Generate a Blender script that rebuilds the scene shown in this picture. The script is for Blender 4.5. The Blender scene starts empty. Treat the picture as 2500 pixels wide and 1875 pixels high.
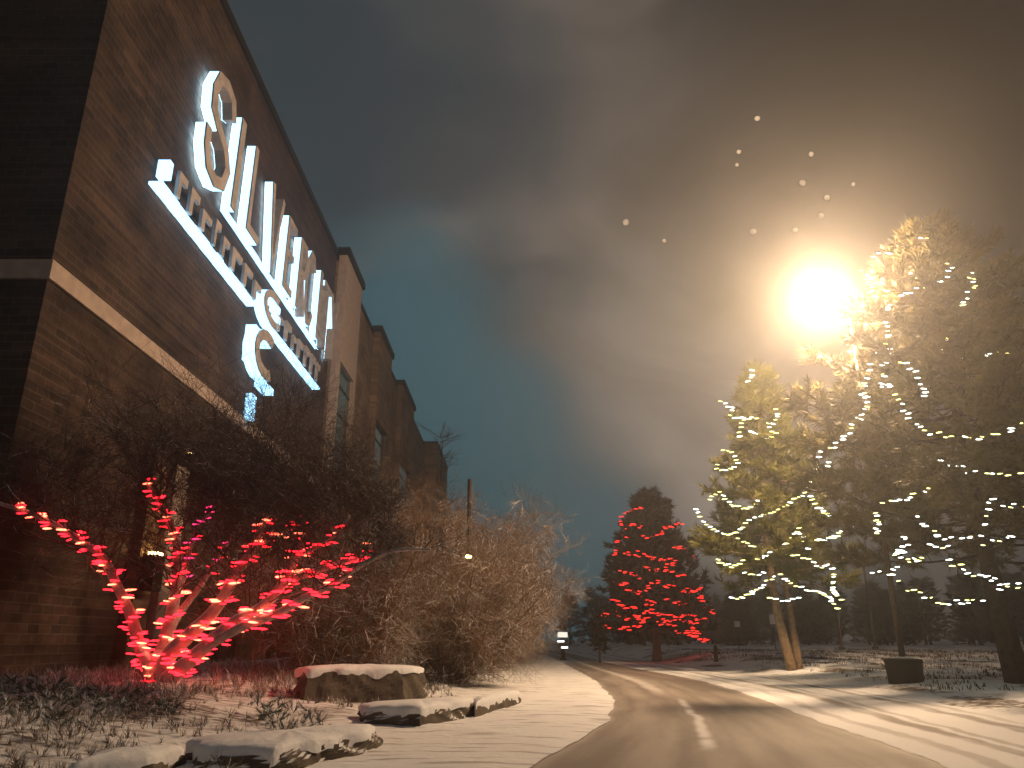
import bpy, math, random
import numpy as np
from mathutils import Vector, Matrix, Quaternion, noise as mnoise
R = math.radians
random.seed(7)
scene = bpy.context.scene
C = scene.collection
# ------------------------------------------------------------------ camera
CAMH, TH, FPX = 1.3, R(18.6), 1850.0
cd = bpy.data.cameras.new('camera'); cd.sensor_width = 36; cd.lens = FPX / 2500 * 36
cd.clip_start = 0.05; cd.clip_end = 3000
cam = bpy.data.objects.new('camera', cd); C.objects.link(cam)
cam.location = (0, 0, CAMH); cam.rotation_euler = (R(90) + TH, 0, 0)
scene.camera = cam
# ------------------------------------------------------------------ render / exposure
scene.view_settings.view_transform = 'Standard'; scene.view_settings.look = 'None'
scene.view_settings.exposure = 0.15; scene.view_settings.gamma = 1
cy = scene.cycles
cy.use_denoising = True; cy.max_bounces = 5; cy.diffuse_bounces = 2; cy.glossy_bounces = 2
cy.volume_bounces = 0; cy.transparent_max_bounces = 8; cy.transmission_bounces = 4
cy.sample_clamp_indirect = 4; cy.use_light_tree = True; cy.caustics_reflective = False; cy.caustics_refractive = False
# ------------------------------------------------------------------ night sky
w = bpy.data.worlds.new('World'); scene.world = w; w.use_nodes = True
nt = w.node_tree; nt.nodes.clear(); N = nt.nodes.new; L = nt.links.new
def sky_blob(coord, d, lo, hi):
    v = N('ShaderNodeVectorMath'); v.operation = 'DOT_PRODUCT'; v.inputs[1].default_value = Vector(d).normalized()
    L(coord, v.inputs[0])
    m = N('ShaderNodeMapRange'); m.interpolation_type = 'SMOOTHSTEP'; m.inputs['From Min'].default_value = lo; m.inputs['From Max'].default_value = hi
    L(v.outputs['Value'], m.inputs['Value']); return m.outputs[0]
def msky(op, a, b):
    m = N('ShaderNodeMath'); m.operation = op
    for i, s in enumerate((a, b)):
        if isinstance(s, (int, float)): m.inputs[i].default_value = s
        else: L(s, m.inputs[i])
    return m.outputs[0]
tc = N('ShaderNodeTexCoord'); gen = tc.outputs['Generated']
wn = N('ShaderNodeTexNoise'); wn.inputs['Scale'].default_value = 1.6; wn.inputs['Detail'].default_value = 2; L(gen, wn.inputs['Vector'])
wmix = N('ShaderNodeMixRGB'); wmix.blend_type = 'LINEAR_LIGHT'; wmix.inputs[0].default_value = 0.22
L(gen, wmix.inputs[1]); L(wn.outputs['Color'], wmix.inputs[2])
wn2 = N('ShaderNodeTexNoise'); wn2.inputs['Scale'].default_value = 3.4; wn2.inputs['Detail'].default_value = 3; L(gen, wn2.inputs['Vector'])
ws = N('ShaderNodeVectorMath'); ws.operation = 'SUBTRACT'; ws.inputs[1].default_value = (.5, .5, .5); L(wn2.outputs['Color'], ws.inputs[0])
wk = N('ShaderNodeVectorMath'); wk.operation = 'SCALE'; wk.inputs['Scale'].default_value = .42; L(ws.outputs[0], wk.inputs[0])
wb = N('ShaderNodeVectorMath'); wb.operation = 'ADD'; L(gen, wb.inputs[0]); L(wk.outputs[0], wb.inputs[1])
wbn = N('ShaderNodeVectorMath'); wbn.operation = 'NORMALIZE'; L(wb.outputs[0], wbn.inputs[0]); wb = wbn
mp = N('ShaderNodeMapping'); mp.inputs['Rotation'].default_value = (0, R(-38), 0); mp.inputs['Scale'].default_value = (1.0, 1.0, 2.1); L(wmix.outputs[0], mp.inputs[0])
cn = N('ShaderNodeTexNoise'); cn.inputs['Scale'].default_value = 2.3; cn.inputs['Detail'].default_value = 4; cn.inputs['Roughness'].default_value = 0.45; L(mp.outputs[0], cn.inputs['Vector'])
cr = N('ShaderNodeMapRange'); cr.interpolation_type = 'SMOOTHSTEP'; cr.inputs['From Min'].default_value = 0.38; cr.inputs['From Max'].default_value = 0.64; L(cn.outputs['Fac'], cr.inputs['Value'])
# two openings in the cloud: a teal one low by the roof line, a slate one high on the left
g1 = msky('MAXIMUM', sky_blob(wb.outputs[0], (-0.10, 1.0, 0.27), 0.955, 1.0), sky_blob(wb.outputs[0], (-0.02, 1.0, 0.12), 0.965, 0.999))
g2 = sky_blob(wb.outputs[0], (-0.24, 0.76, 0.60), 0.93, 0.985)
gap = msky('MAXIMUM', g1, msky('MULTIPLY', g2, 0.85))
plume = msky('MULTIPLY', sky_blob(wb.outputs[0], (0.26, 0.95, 0.27), 0.950, 0.995), 0.85)
cloud = msky('MULTIPLY', msky('MAXIMUM', cr.outputs[0], plume), msky('SUBTRACT', 1.0, gap))
clear = N('ShaderNodeMixRGB'); clear.inputs[1].default_value = (0.032, 0.041, 0.047, 1); clear.inputs[2].default_value = (0.042, 0.096, 0.114, 1); L(g1, clear.inputs[0])
base = N('ShaderNodeMixRGB'); base.inputs[2].default_value = (0.112, 0.092, 0.079, 1); pc_ = N('ShaderNodeMixRGB'); pc_.inputs[1].default_value = (0.112, 0.092, 0.078, 1); pc_.inputs[2].default_value = (0.22, 0.185, 0.155, 1); L(plume, pc_.inputs[0]); cn2 = N('ShaderNodeTexNoise'); cn2.inputs['Scale'].default_value = 3.0; cn2.inputs['Detail'].default_value = 5; cn2.inputs['Roughness'].default_value = .5; cn2.inputs['Distortion'].default_value = .7; L(mp.outputs[0], cn2.inputs['Vector']); cv = N('ShaderNodeMapRange'); cv.inputs['From Min'].default_value = .3; cv.inputs['From Max'].default_value = .7; cv.inputs['To Min'].default_value = .38; cv.inputs['To Max'].default_value = 1.6; L(cn2.outputs['Fac'], cv.inputs['Value']); pv_ = N('ShaderNodeMixRGB'); pv_.blend_type = 'MULTIPLY'; pv_.inputs[0].default_value = 1; L(pc_.outputs[0], pv_.inputs[1]); L(cv.outputs[0], pv_.inputs[2]); L(pv_.outputs[0], base.inputs[2]); L(cloud, base.inputs[0]); L(clear.outputs[0], base.inputs[1])
# it darkens towards upper right
dk = sky_blob(gen, (0.62, 0.55, 0.62), 0.82, 1.0)
dm = N('ShaderNodeMixRGB'); dm.blend_type = 'MIX'; dm.inputs[2].default_value = (0.008, 0.006, 0.005, 1); L(msky('MULTIPLY', dk, 0.9), dm.inputs[0]); L(base.outputs[0], dm.inputs[1])
sk = N('ShaderNodeTexSky'); sk.sky_type = 'NISHITA'; sk.sun_disc = False; sk.sun_elevation = R(-6); sk.sun_rotation = R(200)
bg1 = N('ShaderNodeBackground'); L(dm.outputs[0], bg1.inputs[0]); bg1.inputs[1].default_value = 1.0
bg2 = N('ShaderNodeBackground'); L(sk.outputs[0], bg2.inputs[0]); bg2.inputs[1].default_value = 0.05
ad = N('ShaderNodeAddShader'); L(bg1.outputs[0], ad.inputs[0]); L(bg2.outputs[0], ad.inputs[1])
wo = N('ShaderNodeOutputWorld'); L(ad.outputs[0], wo.inputs[0])

# ------------------------------------------------------------------ helpers
ST, CT = math.sin(TH), math.cos(TH)
def ray(dx, dy):                      # (picture coordinates of a 2212 wide copy) -> direction with forward part 1
    x = (dx * 1.1302 - 1250) / FPX; y = (937.5 - dy * 1.1302) / FPX
    f = CT - y * ST; u = ST + y * CT
    return x / f, u / f
def at_y(dx, dy, Y):
    a, b = ray(dx, dy); return Vector((a * Y, Y, CAMH + b * Y))
def on_x(dx, dy, X):
    a, b = ray(dx, dy); Y = X / a; return Vector((X, Y, CAMH + b * Y))

def tag(o, label=None, cat=None, group=None, kind=None):
    if label: o['label'] = label
    if cat: o['category'] = cat
    if group: o['group'] = group
    if kind: o['kind'] = kind
    return o
def empty(name, loc, label, cat, group=None, rz=0):
    o = bpy.data.objects.new(name, None); C.objects.link(o); o.location = loc; o.rotation_euler = (0, 0, rz)
    o.empty_display_size = 0.2
    return tag(o, label, cat, group)
class MB:
    def __init__(s): s.v = []; s.f = []; s.uv = None
    def box(s, x0, x1, y0, y1, z0, z1, m=None):
        n = len(s.v)
        P = [Vector((x, y, z)) for x in (x0, x1) for y in (y0, y1) for z in (z0, z1)]
        if m: P = [m @ p for p in P]
        s.v += [tuple(p) for p in P]
        for q in ((0,1,3,2),(4,6,7,5),(0,4,5,1),(2,3,7,6),(0,2,6,4),(1,5,7,3)): s.f.append(tuple(n + i for i in q))
        return s
    def tube(s, pts, rad, k=6, cap=True):
        pts = [Vector(p) for p in pts]; n = len(s.v); m = len(pts)
        if not hasattr(rad, '__len__'): rad = [rad] * m
        d0 = (pts[1] - pts[0]).normalized()
        u = d0.orthogonal().normalized()
        for i, p in enumerate(pts):
            d = (pts[min(i + 1, m - 1)] - pts[max(i - 1, 0)])
            d = d.normalized() if d.length > 1e-9 else d0
            u = (u - d * u.dot(d)); u = u.normalized() if u.length > 1e-6 else d.orthogonal().normalized()
            v = d.cross(u)
            for j in range(k):
                a = 2 * math.pi * j / k
                q = p + (u * math.cos(a) + v * math.sin(a)) * rad[i]; s.v.append((q.x, q.y, q.z))
        for i in range(m - 1):
            for j in range(k):
                a = n + i * k + j; b = n + i * k + (j + 1) % k
                s.f.append((a, b, b + k, a + k))
        if cap:
            s.f.append(tuple(n + j for j in reversed(range(k)))); s.f.append(tuple(n + (m - 1) * k + j for j in range(k)))
        return s
    def lathe(s, prof, k=20, o=(0, 0, 0)):
        n = len(s.v); m = len(prof)
        for r, z in prof:
            for j in range(k):
                a = 2 * math.pi * j / k; s.v.append((o[0] + r * math.cos(a), o[1] + r * math.sin(a), o[2] + z))
        for i in range(m - 1):
            for j in range(k):
                a = n + i * k + j; b = n + i * k + (j + 1) % k; s.f.append((a, b, b + k, a + k))
        s.f.append(tuple(n + j for j in reversed(range(k)))); s.f.append(tuple(n + (m - 1) * k + j for j in range(k)))
        return s
    def build(s, name, mat, parent=None, smooth=False, off=None):
        me = bpy.data.meshes.new(name)
        v = s.v if off is None else [(a - off[0], b - off[1], c - off[2]) for a, b, c in s.v]
        me.from_pydata(v, [], s.f); me.update()
        if smooth: me.polygons.foreach_set('use_smooth', [True] * len(me.polygons))
        if mat: me.materials.append(mat)
        o = bpy.data.objects.new(name, me); C.objects.link(o)
        if parent: o.parent = parent
        return o

# ------------------------------------------------------------------ materials
def mat(name, col, rough=0.8, metal=0, noise=None, bump=None, emit=None, es=0, spec=0.3):
    m = bpy.data.materials.new(name); m.use_nodes = True; t = m.node_tree; b = t.nodes['Principled BSDF']
    b.inputs['Base Color'].default_value = (*col, 1); b.inputs['Roughness'].default_value = rough; b.inputs['Metallic'].default_value = metal
    b.inputs['Specular IOR Level'].default_value = spec
    if emit: b.inputs['Emission Color'].default_value = (*emit, 1); b.inputs['Emission Strength'].default_value = es
    if noise or bump:
        c = t.nodes.new('ShaderNodeTexCoord'); n = t.nodes.new('ShaderNodeTexNoise'); n.inputs['Detail'].default_value = 6
        t.links.new(c.outputs['Object'], n.inputs['Vector'])
        if noise:
            col2, sc = noise; n.inputs['Scale'].default_value = sc
            r = t.nodes.new('ShaderNodeMapRange'); r.inputs['From Min'].default_value = 0.35; r.inputs['From Max'].default_value = 0.65
            mx = t.nodes.new('ShaderNodeMixRGB'); mx.inputs[1].default_value = (*col, 1); mx.inputs[2].default_value = (*col2, 1)
            t.links.new(n.outputs['Fac'], r.inputs['Value']); t.links.new(r.outputs[0], mx.inputs[0]); t.links.new(mx.outputs[0], b.inputs['Base Color'])
        if bump:
            sc, st = bump; n2 = t.nodes.new('ShaderNodeTexNoise'); n2.inputs['Scale'].default_value = sc; n2.inputs['Detail'].default_value = 5
            t.links.new(c.outputs['Object'], n2.inputs['Vector'])
            bm = t.nodes.new('ShaderNodeBump'); bm.inputs['Strength'].default_value = st; bm.inputs['Distance'].default_value = 0.05
            t.links.new(n2.outputs['Fac'], bm.inputs['Height']); t.links.new(bm.outputs[0], b.inputs['Normal'])
    return m
def snowy(name, col, col2, sc, thr=(0.45, 0.75), snow=(0.78, 0.79, 0.82), bscale=14, rough=.85, bst=.6):
    """a surface with snow lying wherever it faces up"""
    m = mat(name, col, rough, noise=(col2, sc), bump=(bscale, bst)); t = m.node_tree; b = t.nodes['Principled BSDF']
    src = b.inputs['Base Color'].links[0].from_socket
    g = t.nodes.new('ShaderNodeNewGeometry'); sx = t.nodes.new('ShaderNodeSeparateXYZ'); t.links.new(g.outputs['Normal'], sx.inputs[0])
    c = t.nodes.new('ShaderNodeTexCoord'); n = t.nodes.new('ShaderNodeTexNoise'); n.inputs['Scale'].default_value = sc * 1.3; n.inputs['Detail'].default_value = 4
    t.links.new(c.outputs['Object'], n.inputs['Vector'])
    a = t.nodes.new('ShaderNodeMath'); a.operation = 'MULTIPLY_ADD'; a.inputs[1].default_value = 0.7; t.links.new(n.outputs['Fac'], a.inputs[0])
    a2 = t.nodes.new('ShaderNodeMath'); a2.operation = 'ADD'; a2.inputs[1].default_value = -0.35; t.links.new(sx.outputs['Z'], a2.inputs[0]); t.links.new(a2.outputs[0], a.inputs[2])
    r = t.nodes.new('ShaderNodeMapRange'); r.inputs['From Min'].default_value = thr[0]; r.inputs['From Max'].default_value = thr[1]; t.links.new(a.outputs[0], r.inputs['Value'])
    mx = t.nodes.new('ShaderNodeMixRGB'); mx.inputs[2].default_value = (*snow, 1); t.links.new(r.outputs[0], mx.inputs[0]); t.links.new(src, mx.inputs[1]); t.links.new(mx.outputs[0], b.inputs['Base Color'])
    return m
def uvmat(name, fn, rough=0.7, bump=(9, .5)):
    m = bpy.data.materials.new(name); m.use_nodes = True; t = m.node_tree; b = t.nodes['Principled BSDF']; b.inputs['Roughness'].default_value = rough
    b.inputs['Specular IOR Level'].default_value = 0.25
    fn(t, b); return m
def brick_mat(name, c1, c2, mortar):
    m = bpy.data.materials.new(name); m.use_nodes = True; t = m.node_tree; b = t.nodes['Principled BSDF']; b.inputs['Roughness'].default_value = .9
    b.inputs['Specular IOR Level'].default_value = 0.15
    c = t.nodes.new('ShaderNodeTexCoord'); s = t.nodes.new('ShaderNodeSeparateXYZ'); t.links.new(c.outputs['Object'], s.inputs[0])
    a = t.nodes.new('ShaderNodeMath'); a.operation = 'ADD'; t.links.new(s.outputs['X'], a.inputs[0]); t.links.new(s.outputs['Y'], a.inputs[1])
    cb = t.nodes.new('ShaderNodeCombineXYZ'); t.links.new(a.outputs[0], cb.inputs['X']); t.links.new(s.outputs['Z'], cb.inputs['Y'])
    br = t.nodes.new('ShaderNodeTexBrick'); t.links.new(cb.outputs[0], br.inputs['Vector'])
    br.inputs['Color1'].default_value = (*c1, 1); br.inputs['Color2'].default_value = (*c2, 1); br.inputs['Mortar'].default_value = (*mortar, 1)
    br.inputs['Scale'].default_value = 1; br.inputs['Brick Width'].default_value = .42; br.inputs['Row Height'].default_value = .2; br.inputs['Mortar Size'].default_value = .014
    n = t.nodes.new('ShaderNodeTexNoise'); n.inputs['Scale'].default_value = .5; n.inputs['Detail'].default_value = 6; t.links.new(c.outputs['Object'], n.inputs['Vector'])
    mp = t.nodes.new('ShaderNodeMapping'); mp.inputs['Scale'].default_value = (.15, .15, 3.2); t.links.new(c.outputs['Object'], mp.inputs[0])
    n2 = t.nodes.new('ShaderNodeTexNoise'); n2.inputs['Scale'].default_value = 1.4; n2.inputs['Detail'].default_value = 6; t.links.new(mp.outputs[0], n2.inputs['Vector'])
    am = t.nodes.new('ShaderNodeMath'); am.operation = 'MULTIPLY'; t.links.new(n.outputs['Fac'], am.inputs[0]); t.links.new(n2.outputs['Fac'], am.inputs[1])
    r = t.nodes.new('ShaderNodeMapRange'); r.inputs['From Min'].default_value = .12; r.inputs['From Max'].default_value = .38; r.inputs['To Min'].default_value = .45; r.inputs['To Max'].default_value = 1.4; t.links.new(am.outputs[0], r.inputs['Value'])
    mx = t.nodes.new('ShaderNodeMixRGB'); mx.blend_type = 'MULTIPLY'; mx.inputs[0].default_value = 1; t.links.new(br.outputs['Color'], mx.inputs[1]); t.links.new(r.outputs[0], mx.inputs[2]); t.links.new(mx.outputs[0], b.inputs['Base Color'])
    bm = t.nodes.new('ShaderNodeBump'); bm.inputs['Strength'].default_value = .6; bm.inputs['Distance'].default_value = .02; bm.invert = True
    t.links.new(br.outputs['Fac'], bm.inputs['Height']); t.links.new(bm.outputs[0], b.inputs['Normal'])
    return m
def emis(name, col, s):
    m = bpy.data.materials.new(name); m.use_nodes = True; t = m.node_tree; t.nodes.clear()
    e = t.nodes.new('ShaderNodeEmission'); e.inputs[0].default_value = (*col, 1); e.inputs[1].default_value = s
    o = t.nodes.new('ShaderNodeOutputMaterial'); t.links.new(e.outputs[0], o.inputs[0]); return m
M = {}
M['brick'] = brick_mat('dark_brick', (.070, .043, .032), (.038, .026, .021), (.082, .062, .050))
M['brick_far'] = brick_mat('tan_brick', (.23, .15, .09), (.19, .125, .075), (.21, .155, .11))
M['stone'] = mat('pale_stone', (.46, .36, .30), .8, noise=((.36, .28, .24), 3), bump=(20, .2))
M['coping'] = mat('dark_coping', (.02, .018, .016), .6, metal=.3, noise=((.03, .026, .022), 4))
M['teal_glass'] = mat('teal_glass', (.02, .10, .11), .12, noise=((.015, .06, .07), 1.2), spec=.8)
M['frame'] = mat('dark_frame', (.03, .04, .04), .5, metal=.5, noise=((.02, .03, .03), 9))
M['bark'] = snowy('snowy_brightened_bark', (.48, .41, .40), (.32, .26, .25), 9, (.40, .62))  # snow plus paler bark, brightened to stand in for ambient light on the limbs
M['bark_plain'] = mat('pine_bark', (.30, .21, .13), .95, noise=((.16, .11, .07), 7), bump=(24, 1.0))
M['bark_dark'] = mat('dark_bark', (.07, .052, .042), .95, noise=((.035, .026, .02), 7), bump=(24, 1.0))
M['twig'] = snowy('dark_twig', (.075, .045, .035), (.05, .03, .025), 4, (.62, .82))
M['twig_brown'] = snowy('brown_twig', (.235, .13, .06), (.14, .08, .038), 1.3, (.48, .70))
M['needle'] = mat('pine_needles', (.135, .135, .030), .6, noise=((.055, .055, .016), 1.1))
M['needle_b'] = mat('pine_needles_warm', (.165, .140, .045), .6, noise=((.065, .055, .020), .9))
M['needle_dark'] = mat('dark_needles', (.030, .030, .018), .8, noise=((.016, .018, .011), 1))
M['rock'] = snowy('snow_capped_rock', (.13, .105, .08), (.065, .052, .042), 2.2, (.5, .72), bscale=5)
M['iron'] = mat('dark_iron', (.03, .026, .022), .5, metal=.4, noise=((.05, .04, .03), 6))
M['pole'] = mat('bronze_pole', (.10, .075, .055), .55, metal=.3, noise=((.07, .05, .035), 8))
M['concrete'] = mat('dark_concrete', (.05, .042, .035), .9, noise=((.04, .035, .03), 7), bump=(30, .4))
M['snow_obj'] = mat('settled_snow', (.78, .79, .82), .7, bump=(7, .5))
M['face'] = mat('letter_face', (.50, .44, .42), .5, noise=((.34, .30, .28), 3))
M['lit'] = emis('lit_letter_side', (.36, .70, 1.0), 2.6)
M['back'] = emis('letter_backlight', (.45, .78, 1.0), 14)
M['pale_lit'] = emis('dim_letter_side', (.30, .60, 1.0), 1.0)
M['red'] = emis('red_bulb', (1.0, .012, .022), 6.5)
M['redhot'] = emis('hot_red_bulb', (1.0, .14, .07), 8)
M['redfar'] = emis('far_red_bulb', (1.0, .02, .015), 3.4)
M['white'] = emis('white_bulb', (.92, 1.0, .90), 9)
M['yellow'] = emis('yellow_bulb', (1.0, .95, .30), 5)
M['magenta'] = emis('magenta_bulb', (1.0, .03, .14), 3.5)
M['wire'] = mat('green_wire', (.015, .03, .015), .6, noise=((.01, .02, .01), 9))
M['lampglow'] = emis('lamp_globe', (1.0, .665, .385), 1420)
M['amber'] = emis('amber_lens', (1.0, .66, .22), 26)
M['grassbrown'] = snowy('dry_stalks', (.26, .19, .14), (.13, .10, .07), 2, (.22, .50))
M['plate'] = mat('self_lit_plate', (.75, .73, .66), .4, noise=((.7, .68, .6), 8), emit=(1, .97, .85), es=.9)  # weak emission stands in for light thrown back by the plate
M['reflector'] = mat('self_lit_reflector', (.9, .92, .95), .3, noise=((.8, .82, .85), 9), emit=(.85, .92, 1), es=2.5)  # emission stands in for light the white bands reflect
M['white_sign'] = mat('white_sign', (.6, .62, .65), .5, noise=((.5, .52, .55), 8))
M['hydrant'] = mat('hydrant_paint', (.12, .03, .02), .5, noise=((.08, .02, .015), 8))

# ------------------------------------------------------------------ ground, road, verge (ribbons along the road)
YS = [-8, 0, 4.5, 9.2, 12, 14.2, 18, 20.5, 25, 30, 40, 60, 88, 115, 150]
XL = [-4.6, -2.6, -1.1, .25, 1.15, 1.7, 2.2, 2.4, 2.65, 2.75, 2.85, 2.9, 2.0, -2.5, -14]
XR = [.6, 2.5, 3.7, 4.65, 4.95, 5.15, 5.6, 5.85, 6.15, 6.1, 5.6, 5.6, 5.0, 1.5, -9]
def spl(y, A):
    # Catmull-Rom through the surveyed edge points
    k = max(0, min(len(YS) - 2, int(np.searchsorted(YS, y) - 1)))
    t = (y - YS[k]) / (YS[k + 1] - YS[k])
    a = A[max(k - 1, 0)]; b = A[k]; c = A[k + 1]; d = A[min(k + 2, len(A) - 1)]
    ya, yb, yc, yd = YS[max(k - 1, 0)], YS[k], YS[k + 1], YS[min(k + 2, len(A) - 1)]
    m1 = (c - a) / (yc - ya) * (yc - yb); m2 = (d - b) / (yd - yb) * (yc - yb)
    t2 = t * t; t3 = t2 * t
    return (2*t3-3*t2+1)*b + (t3-2*t2+t)*m1 + (-2*t3+3*t2)*c + (t3-t2)*m2
def wob(y, k): return .09 * mnoise.noise(Vector((y * .9, k, 0))) + .045 * mnoise.noise(Vector((y * 3.1, k, 4)))
xl = lambda y: spl(y, XL) + wob(y, 1.7); xr = lambda y: spl(y, XR) + wob(y, 8.3)
def ss(a, b, x):
    t = max(0, min(1, (x - a) / (b - a))); return t * t * (3 - 2 * t)
def nz(x, y, s=1.0, seed=0): return mnoise.noise(Vector((x * s + seed, y * s, seed * .37)))
def hl(t, y):   # height of the left bed, t metres left of the road edge
    x = xl(y) - t
    return .012 + .05 * ss(.0, .5, t) * (1 + nz(x, y, .9)) * .5 + .50 * ss(2.6, 8.5, t) + .06 * ss(1.5, 5, t) * nz(x, y, .8, 5) + .03 * ss(1, 2, t) * nz(x, y, 3.1, 9)
VW = 3.4
def hr(t, y):   # height right of the road, t metres from its edge
    x = xr(y) + t
    return .008 + .02 * ss(0, .4, t) + ss(VW - .6, VW + 3, t) * (.16 + .36 * ss(20, 48, y)) + .05 * ss(VW, VW + 2, t) * nz(x, y, .6, 3) + .012 * nz(x, y, 1.5, 2) * ss(.2, 1, t) + .12 * ss(60, 110, y)
def gz(x, y):
    if x < xl(y): return hl(xl(y) - x, y)
    if x > xr(y): return hr(x - xr(y), y)
    return 0.004
ycoord = [y for y in np.concatenate([np.arange(-8, 8, .5), np.arange(8, 32, .16), np.arange(32, 60, .6), np.arange(60, 150.1, 1.5)])]
def ribbon(name, ts, xf, zf, m, kind='structure'):
    """one sheet following the road; the UV map holds metres across and metres along"""
    v = []; uv = []
    for y in ycoord:
        for t in ts(y): v.append((xf(t, y), y, zf(t, y))); uv.append((t, y))
    n = len(ts(0)); f = []
    for i in range(len(ycoord) - 1):
        for j in range(n - 1):
            a = i * n + j; f.append((a, a + 1, a + 1 + n, a + n))
    me = bpy.data.meshes.new(name); me.from_pydata(v, [], f)
    u = me.uv_layers.new(name='UVMap'); idx = np.zeros(len(me.loops), dtype=int); me.loops.foreach_get('vertex_index', idx)
    u.data.foreach_set('uv', np.array(uv)[idx].ravel())
    me.polygons.foreach_set('use_smooth', [True] * len(f)); me.materials.append(m)
    if me.polygons[0].normal.z < 0: me.flip_normals()
    o = bpy.data.objects.new(name, me); C.objects.link(o); o['kind'] = kind; return o

class NB:   # tiny node-graph helper
    def __init__(s, t): s.t = t
    def n(s, typ, **kw):
        q = s.t.nodes.new(typ)
        for k, v in kw.items(): setattr(q, k, v)
        return q
    def put(s, sock, v):
        if isinstance(v, (int, float)): sock.default_value = v
        elif isinstance(v, tuple): sock.default_value = (*v, 1) if len(v) == 3 and sock.type == 'RGBA' else v
        else: s.t.links.new(v, sock)
    def m(s, op, a, b=0.0):
        q = s.n('ShaderNodeMath', operation=op); s.put(q.inputs[0], a); s.put(q.inputs[1], b); return q.outputs[0]
    def rng(s, v, a, b, c=0., d=1.):
        q = s.n('ShaderNodeMapRange', interpolation_type='SMOOTHSTEP'); s.put(q.inputs['Value'], v)
        for k, x in zip(('From Min', 'From Max', 'To Min', 'To Max'), (a, b, c, d)): q.inputs[k].default_value = x
        return q.outputs[0]
    def mix(s, f, a, b):
        q = s.n('ShaderNodeMixRGB'); s.put(q.inputs[0], f); s.put(q.inputs[1], a); s.put(q.inputs[2], b); return q.outputs[0]
    def noise(s, vec, sc, det=4, ms=None):
        if ms: mp = s.n('ShaderNodeMapping'); mp.inputs['Scale'].default_value = ms; s.t.links.new(vec, mp.inputs[0]); vec = mp.outputs[0]
        q = s.n('ShaderNodeTexNoise'); q.inputs['Scale'].default_value = sc; q.inputs['Detail'].default_value = det; s.t.links.new(vec, q.inputs['Vector']); return q.outputs['Fac']
    def bump(s, b, h, st, d=.03):
        q = s.n('ShaderNodeBump'); q.inputs['Strength'].default_value = st; q.inputs['Distance'].default_value = d; s.t.links.new(h, q.inputs['Height']); s.t.links.new(q.outputs[0], b.inputs['Normal'])
SNOW = (.80, .80, .82)
def road_fn(t, b):
    g = NB(t); uv = g.n('ShaderNodeUVMap').outputs[0]; sp = g.n('ShaderNodeSeparateXYZ'); t.links.new(uv, sp.inputs[0]); u = sp.outputs['X']; v = sp.outputs['Y']
    n1 = g.noise(uv, 1.0, 8, (7.5, .16, 1)); n2 = g.noise(uv, 1.0, 5, (.8, .12, 1)); n3 = g.noise(uv, 14, 4); n4 = g.noise(uv, 2.2, 6, (1, .5, 1))
    asph = g.mix(n3, (.15, .127, .11), (.24, .205, .18))
    slush = g.m('ADD', g.m('MULTIPLY', n1, .75), g.m('MULTIPLY', n2, .55))
    sl = g.rng(slush, .52, .80, .05, .80)
    col = g.mix(sl, asph, (.40, .35, .31))
    # thicker ridge of snow between the wheel tracks, on the left half of the lane
    cpos = g.m('ADD', .37, g.m('MULTIPLY', g.m('SUBTRACT', n2, .5), .10))
    rid = g.m('SUBTRACT', 1.0, g.rng(g.m('ABSOLUTE', g.m('SUBTRACT', u, cpos)), .012, .085))
    br = g.rng(g.noise(uv, 1.0, 2, (.3, .16, 1)), .42, .55)
    seg = g.rng(v, 18, 23)
    rf = g.m('MULTIPLY', rid, g.m('MULTIPLY', seg, .85))
    col = g.mix(rf, col, (.62, .58, .55))
    streak = g.m('SUBTRACT', 1.0, g.rng(g.m('ABSOLUTE', g.m('SUBTRACT', u, g.m('ADD', .43, g.m('MULTIPLY', g.m('SUBTRACT', n4, .5), .03)))), .004, .036))  # second pale streak, nearer and narrower
    seg2 = g.m('MULTIPLY', g.rng(v, 9.8, 10.8), g.m('SUBTRACT', 1.0, g.rng(v, 16.5, 19)))
    col = g.mix(g.m('MULTIPLY', streak, g.m('MULTIPLY', seg2, g.rng(n4, .35, .5, .35, .9))), col, (.75, .74, .76))
    e = g.m('MAXIMUM', g.m('SUBTRACT', 1.0, g.rng(u, 0, .035)), g.rng(u, .93, 1.0))
    col = g.mix(g.m('MULTIPLY', e, g.m('MULTIPLY', n4, .9)), col, (.5, .46, .43))
    g.put(b.inputs['Base Color'], col)
    t.links.new(g.rng(n2, .3, .7, .42, .8), b.inputs['Roughness'])
    g.bump(b, g.m('ADD', g.m('MULTIPLY', n1, .8), g.m('MULTIPLY', n3, .35)), .5, .02)
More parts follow.
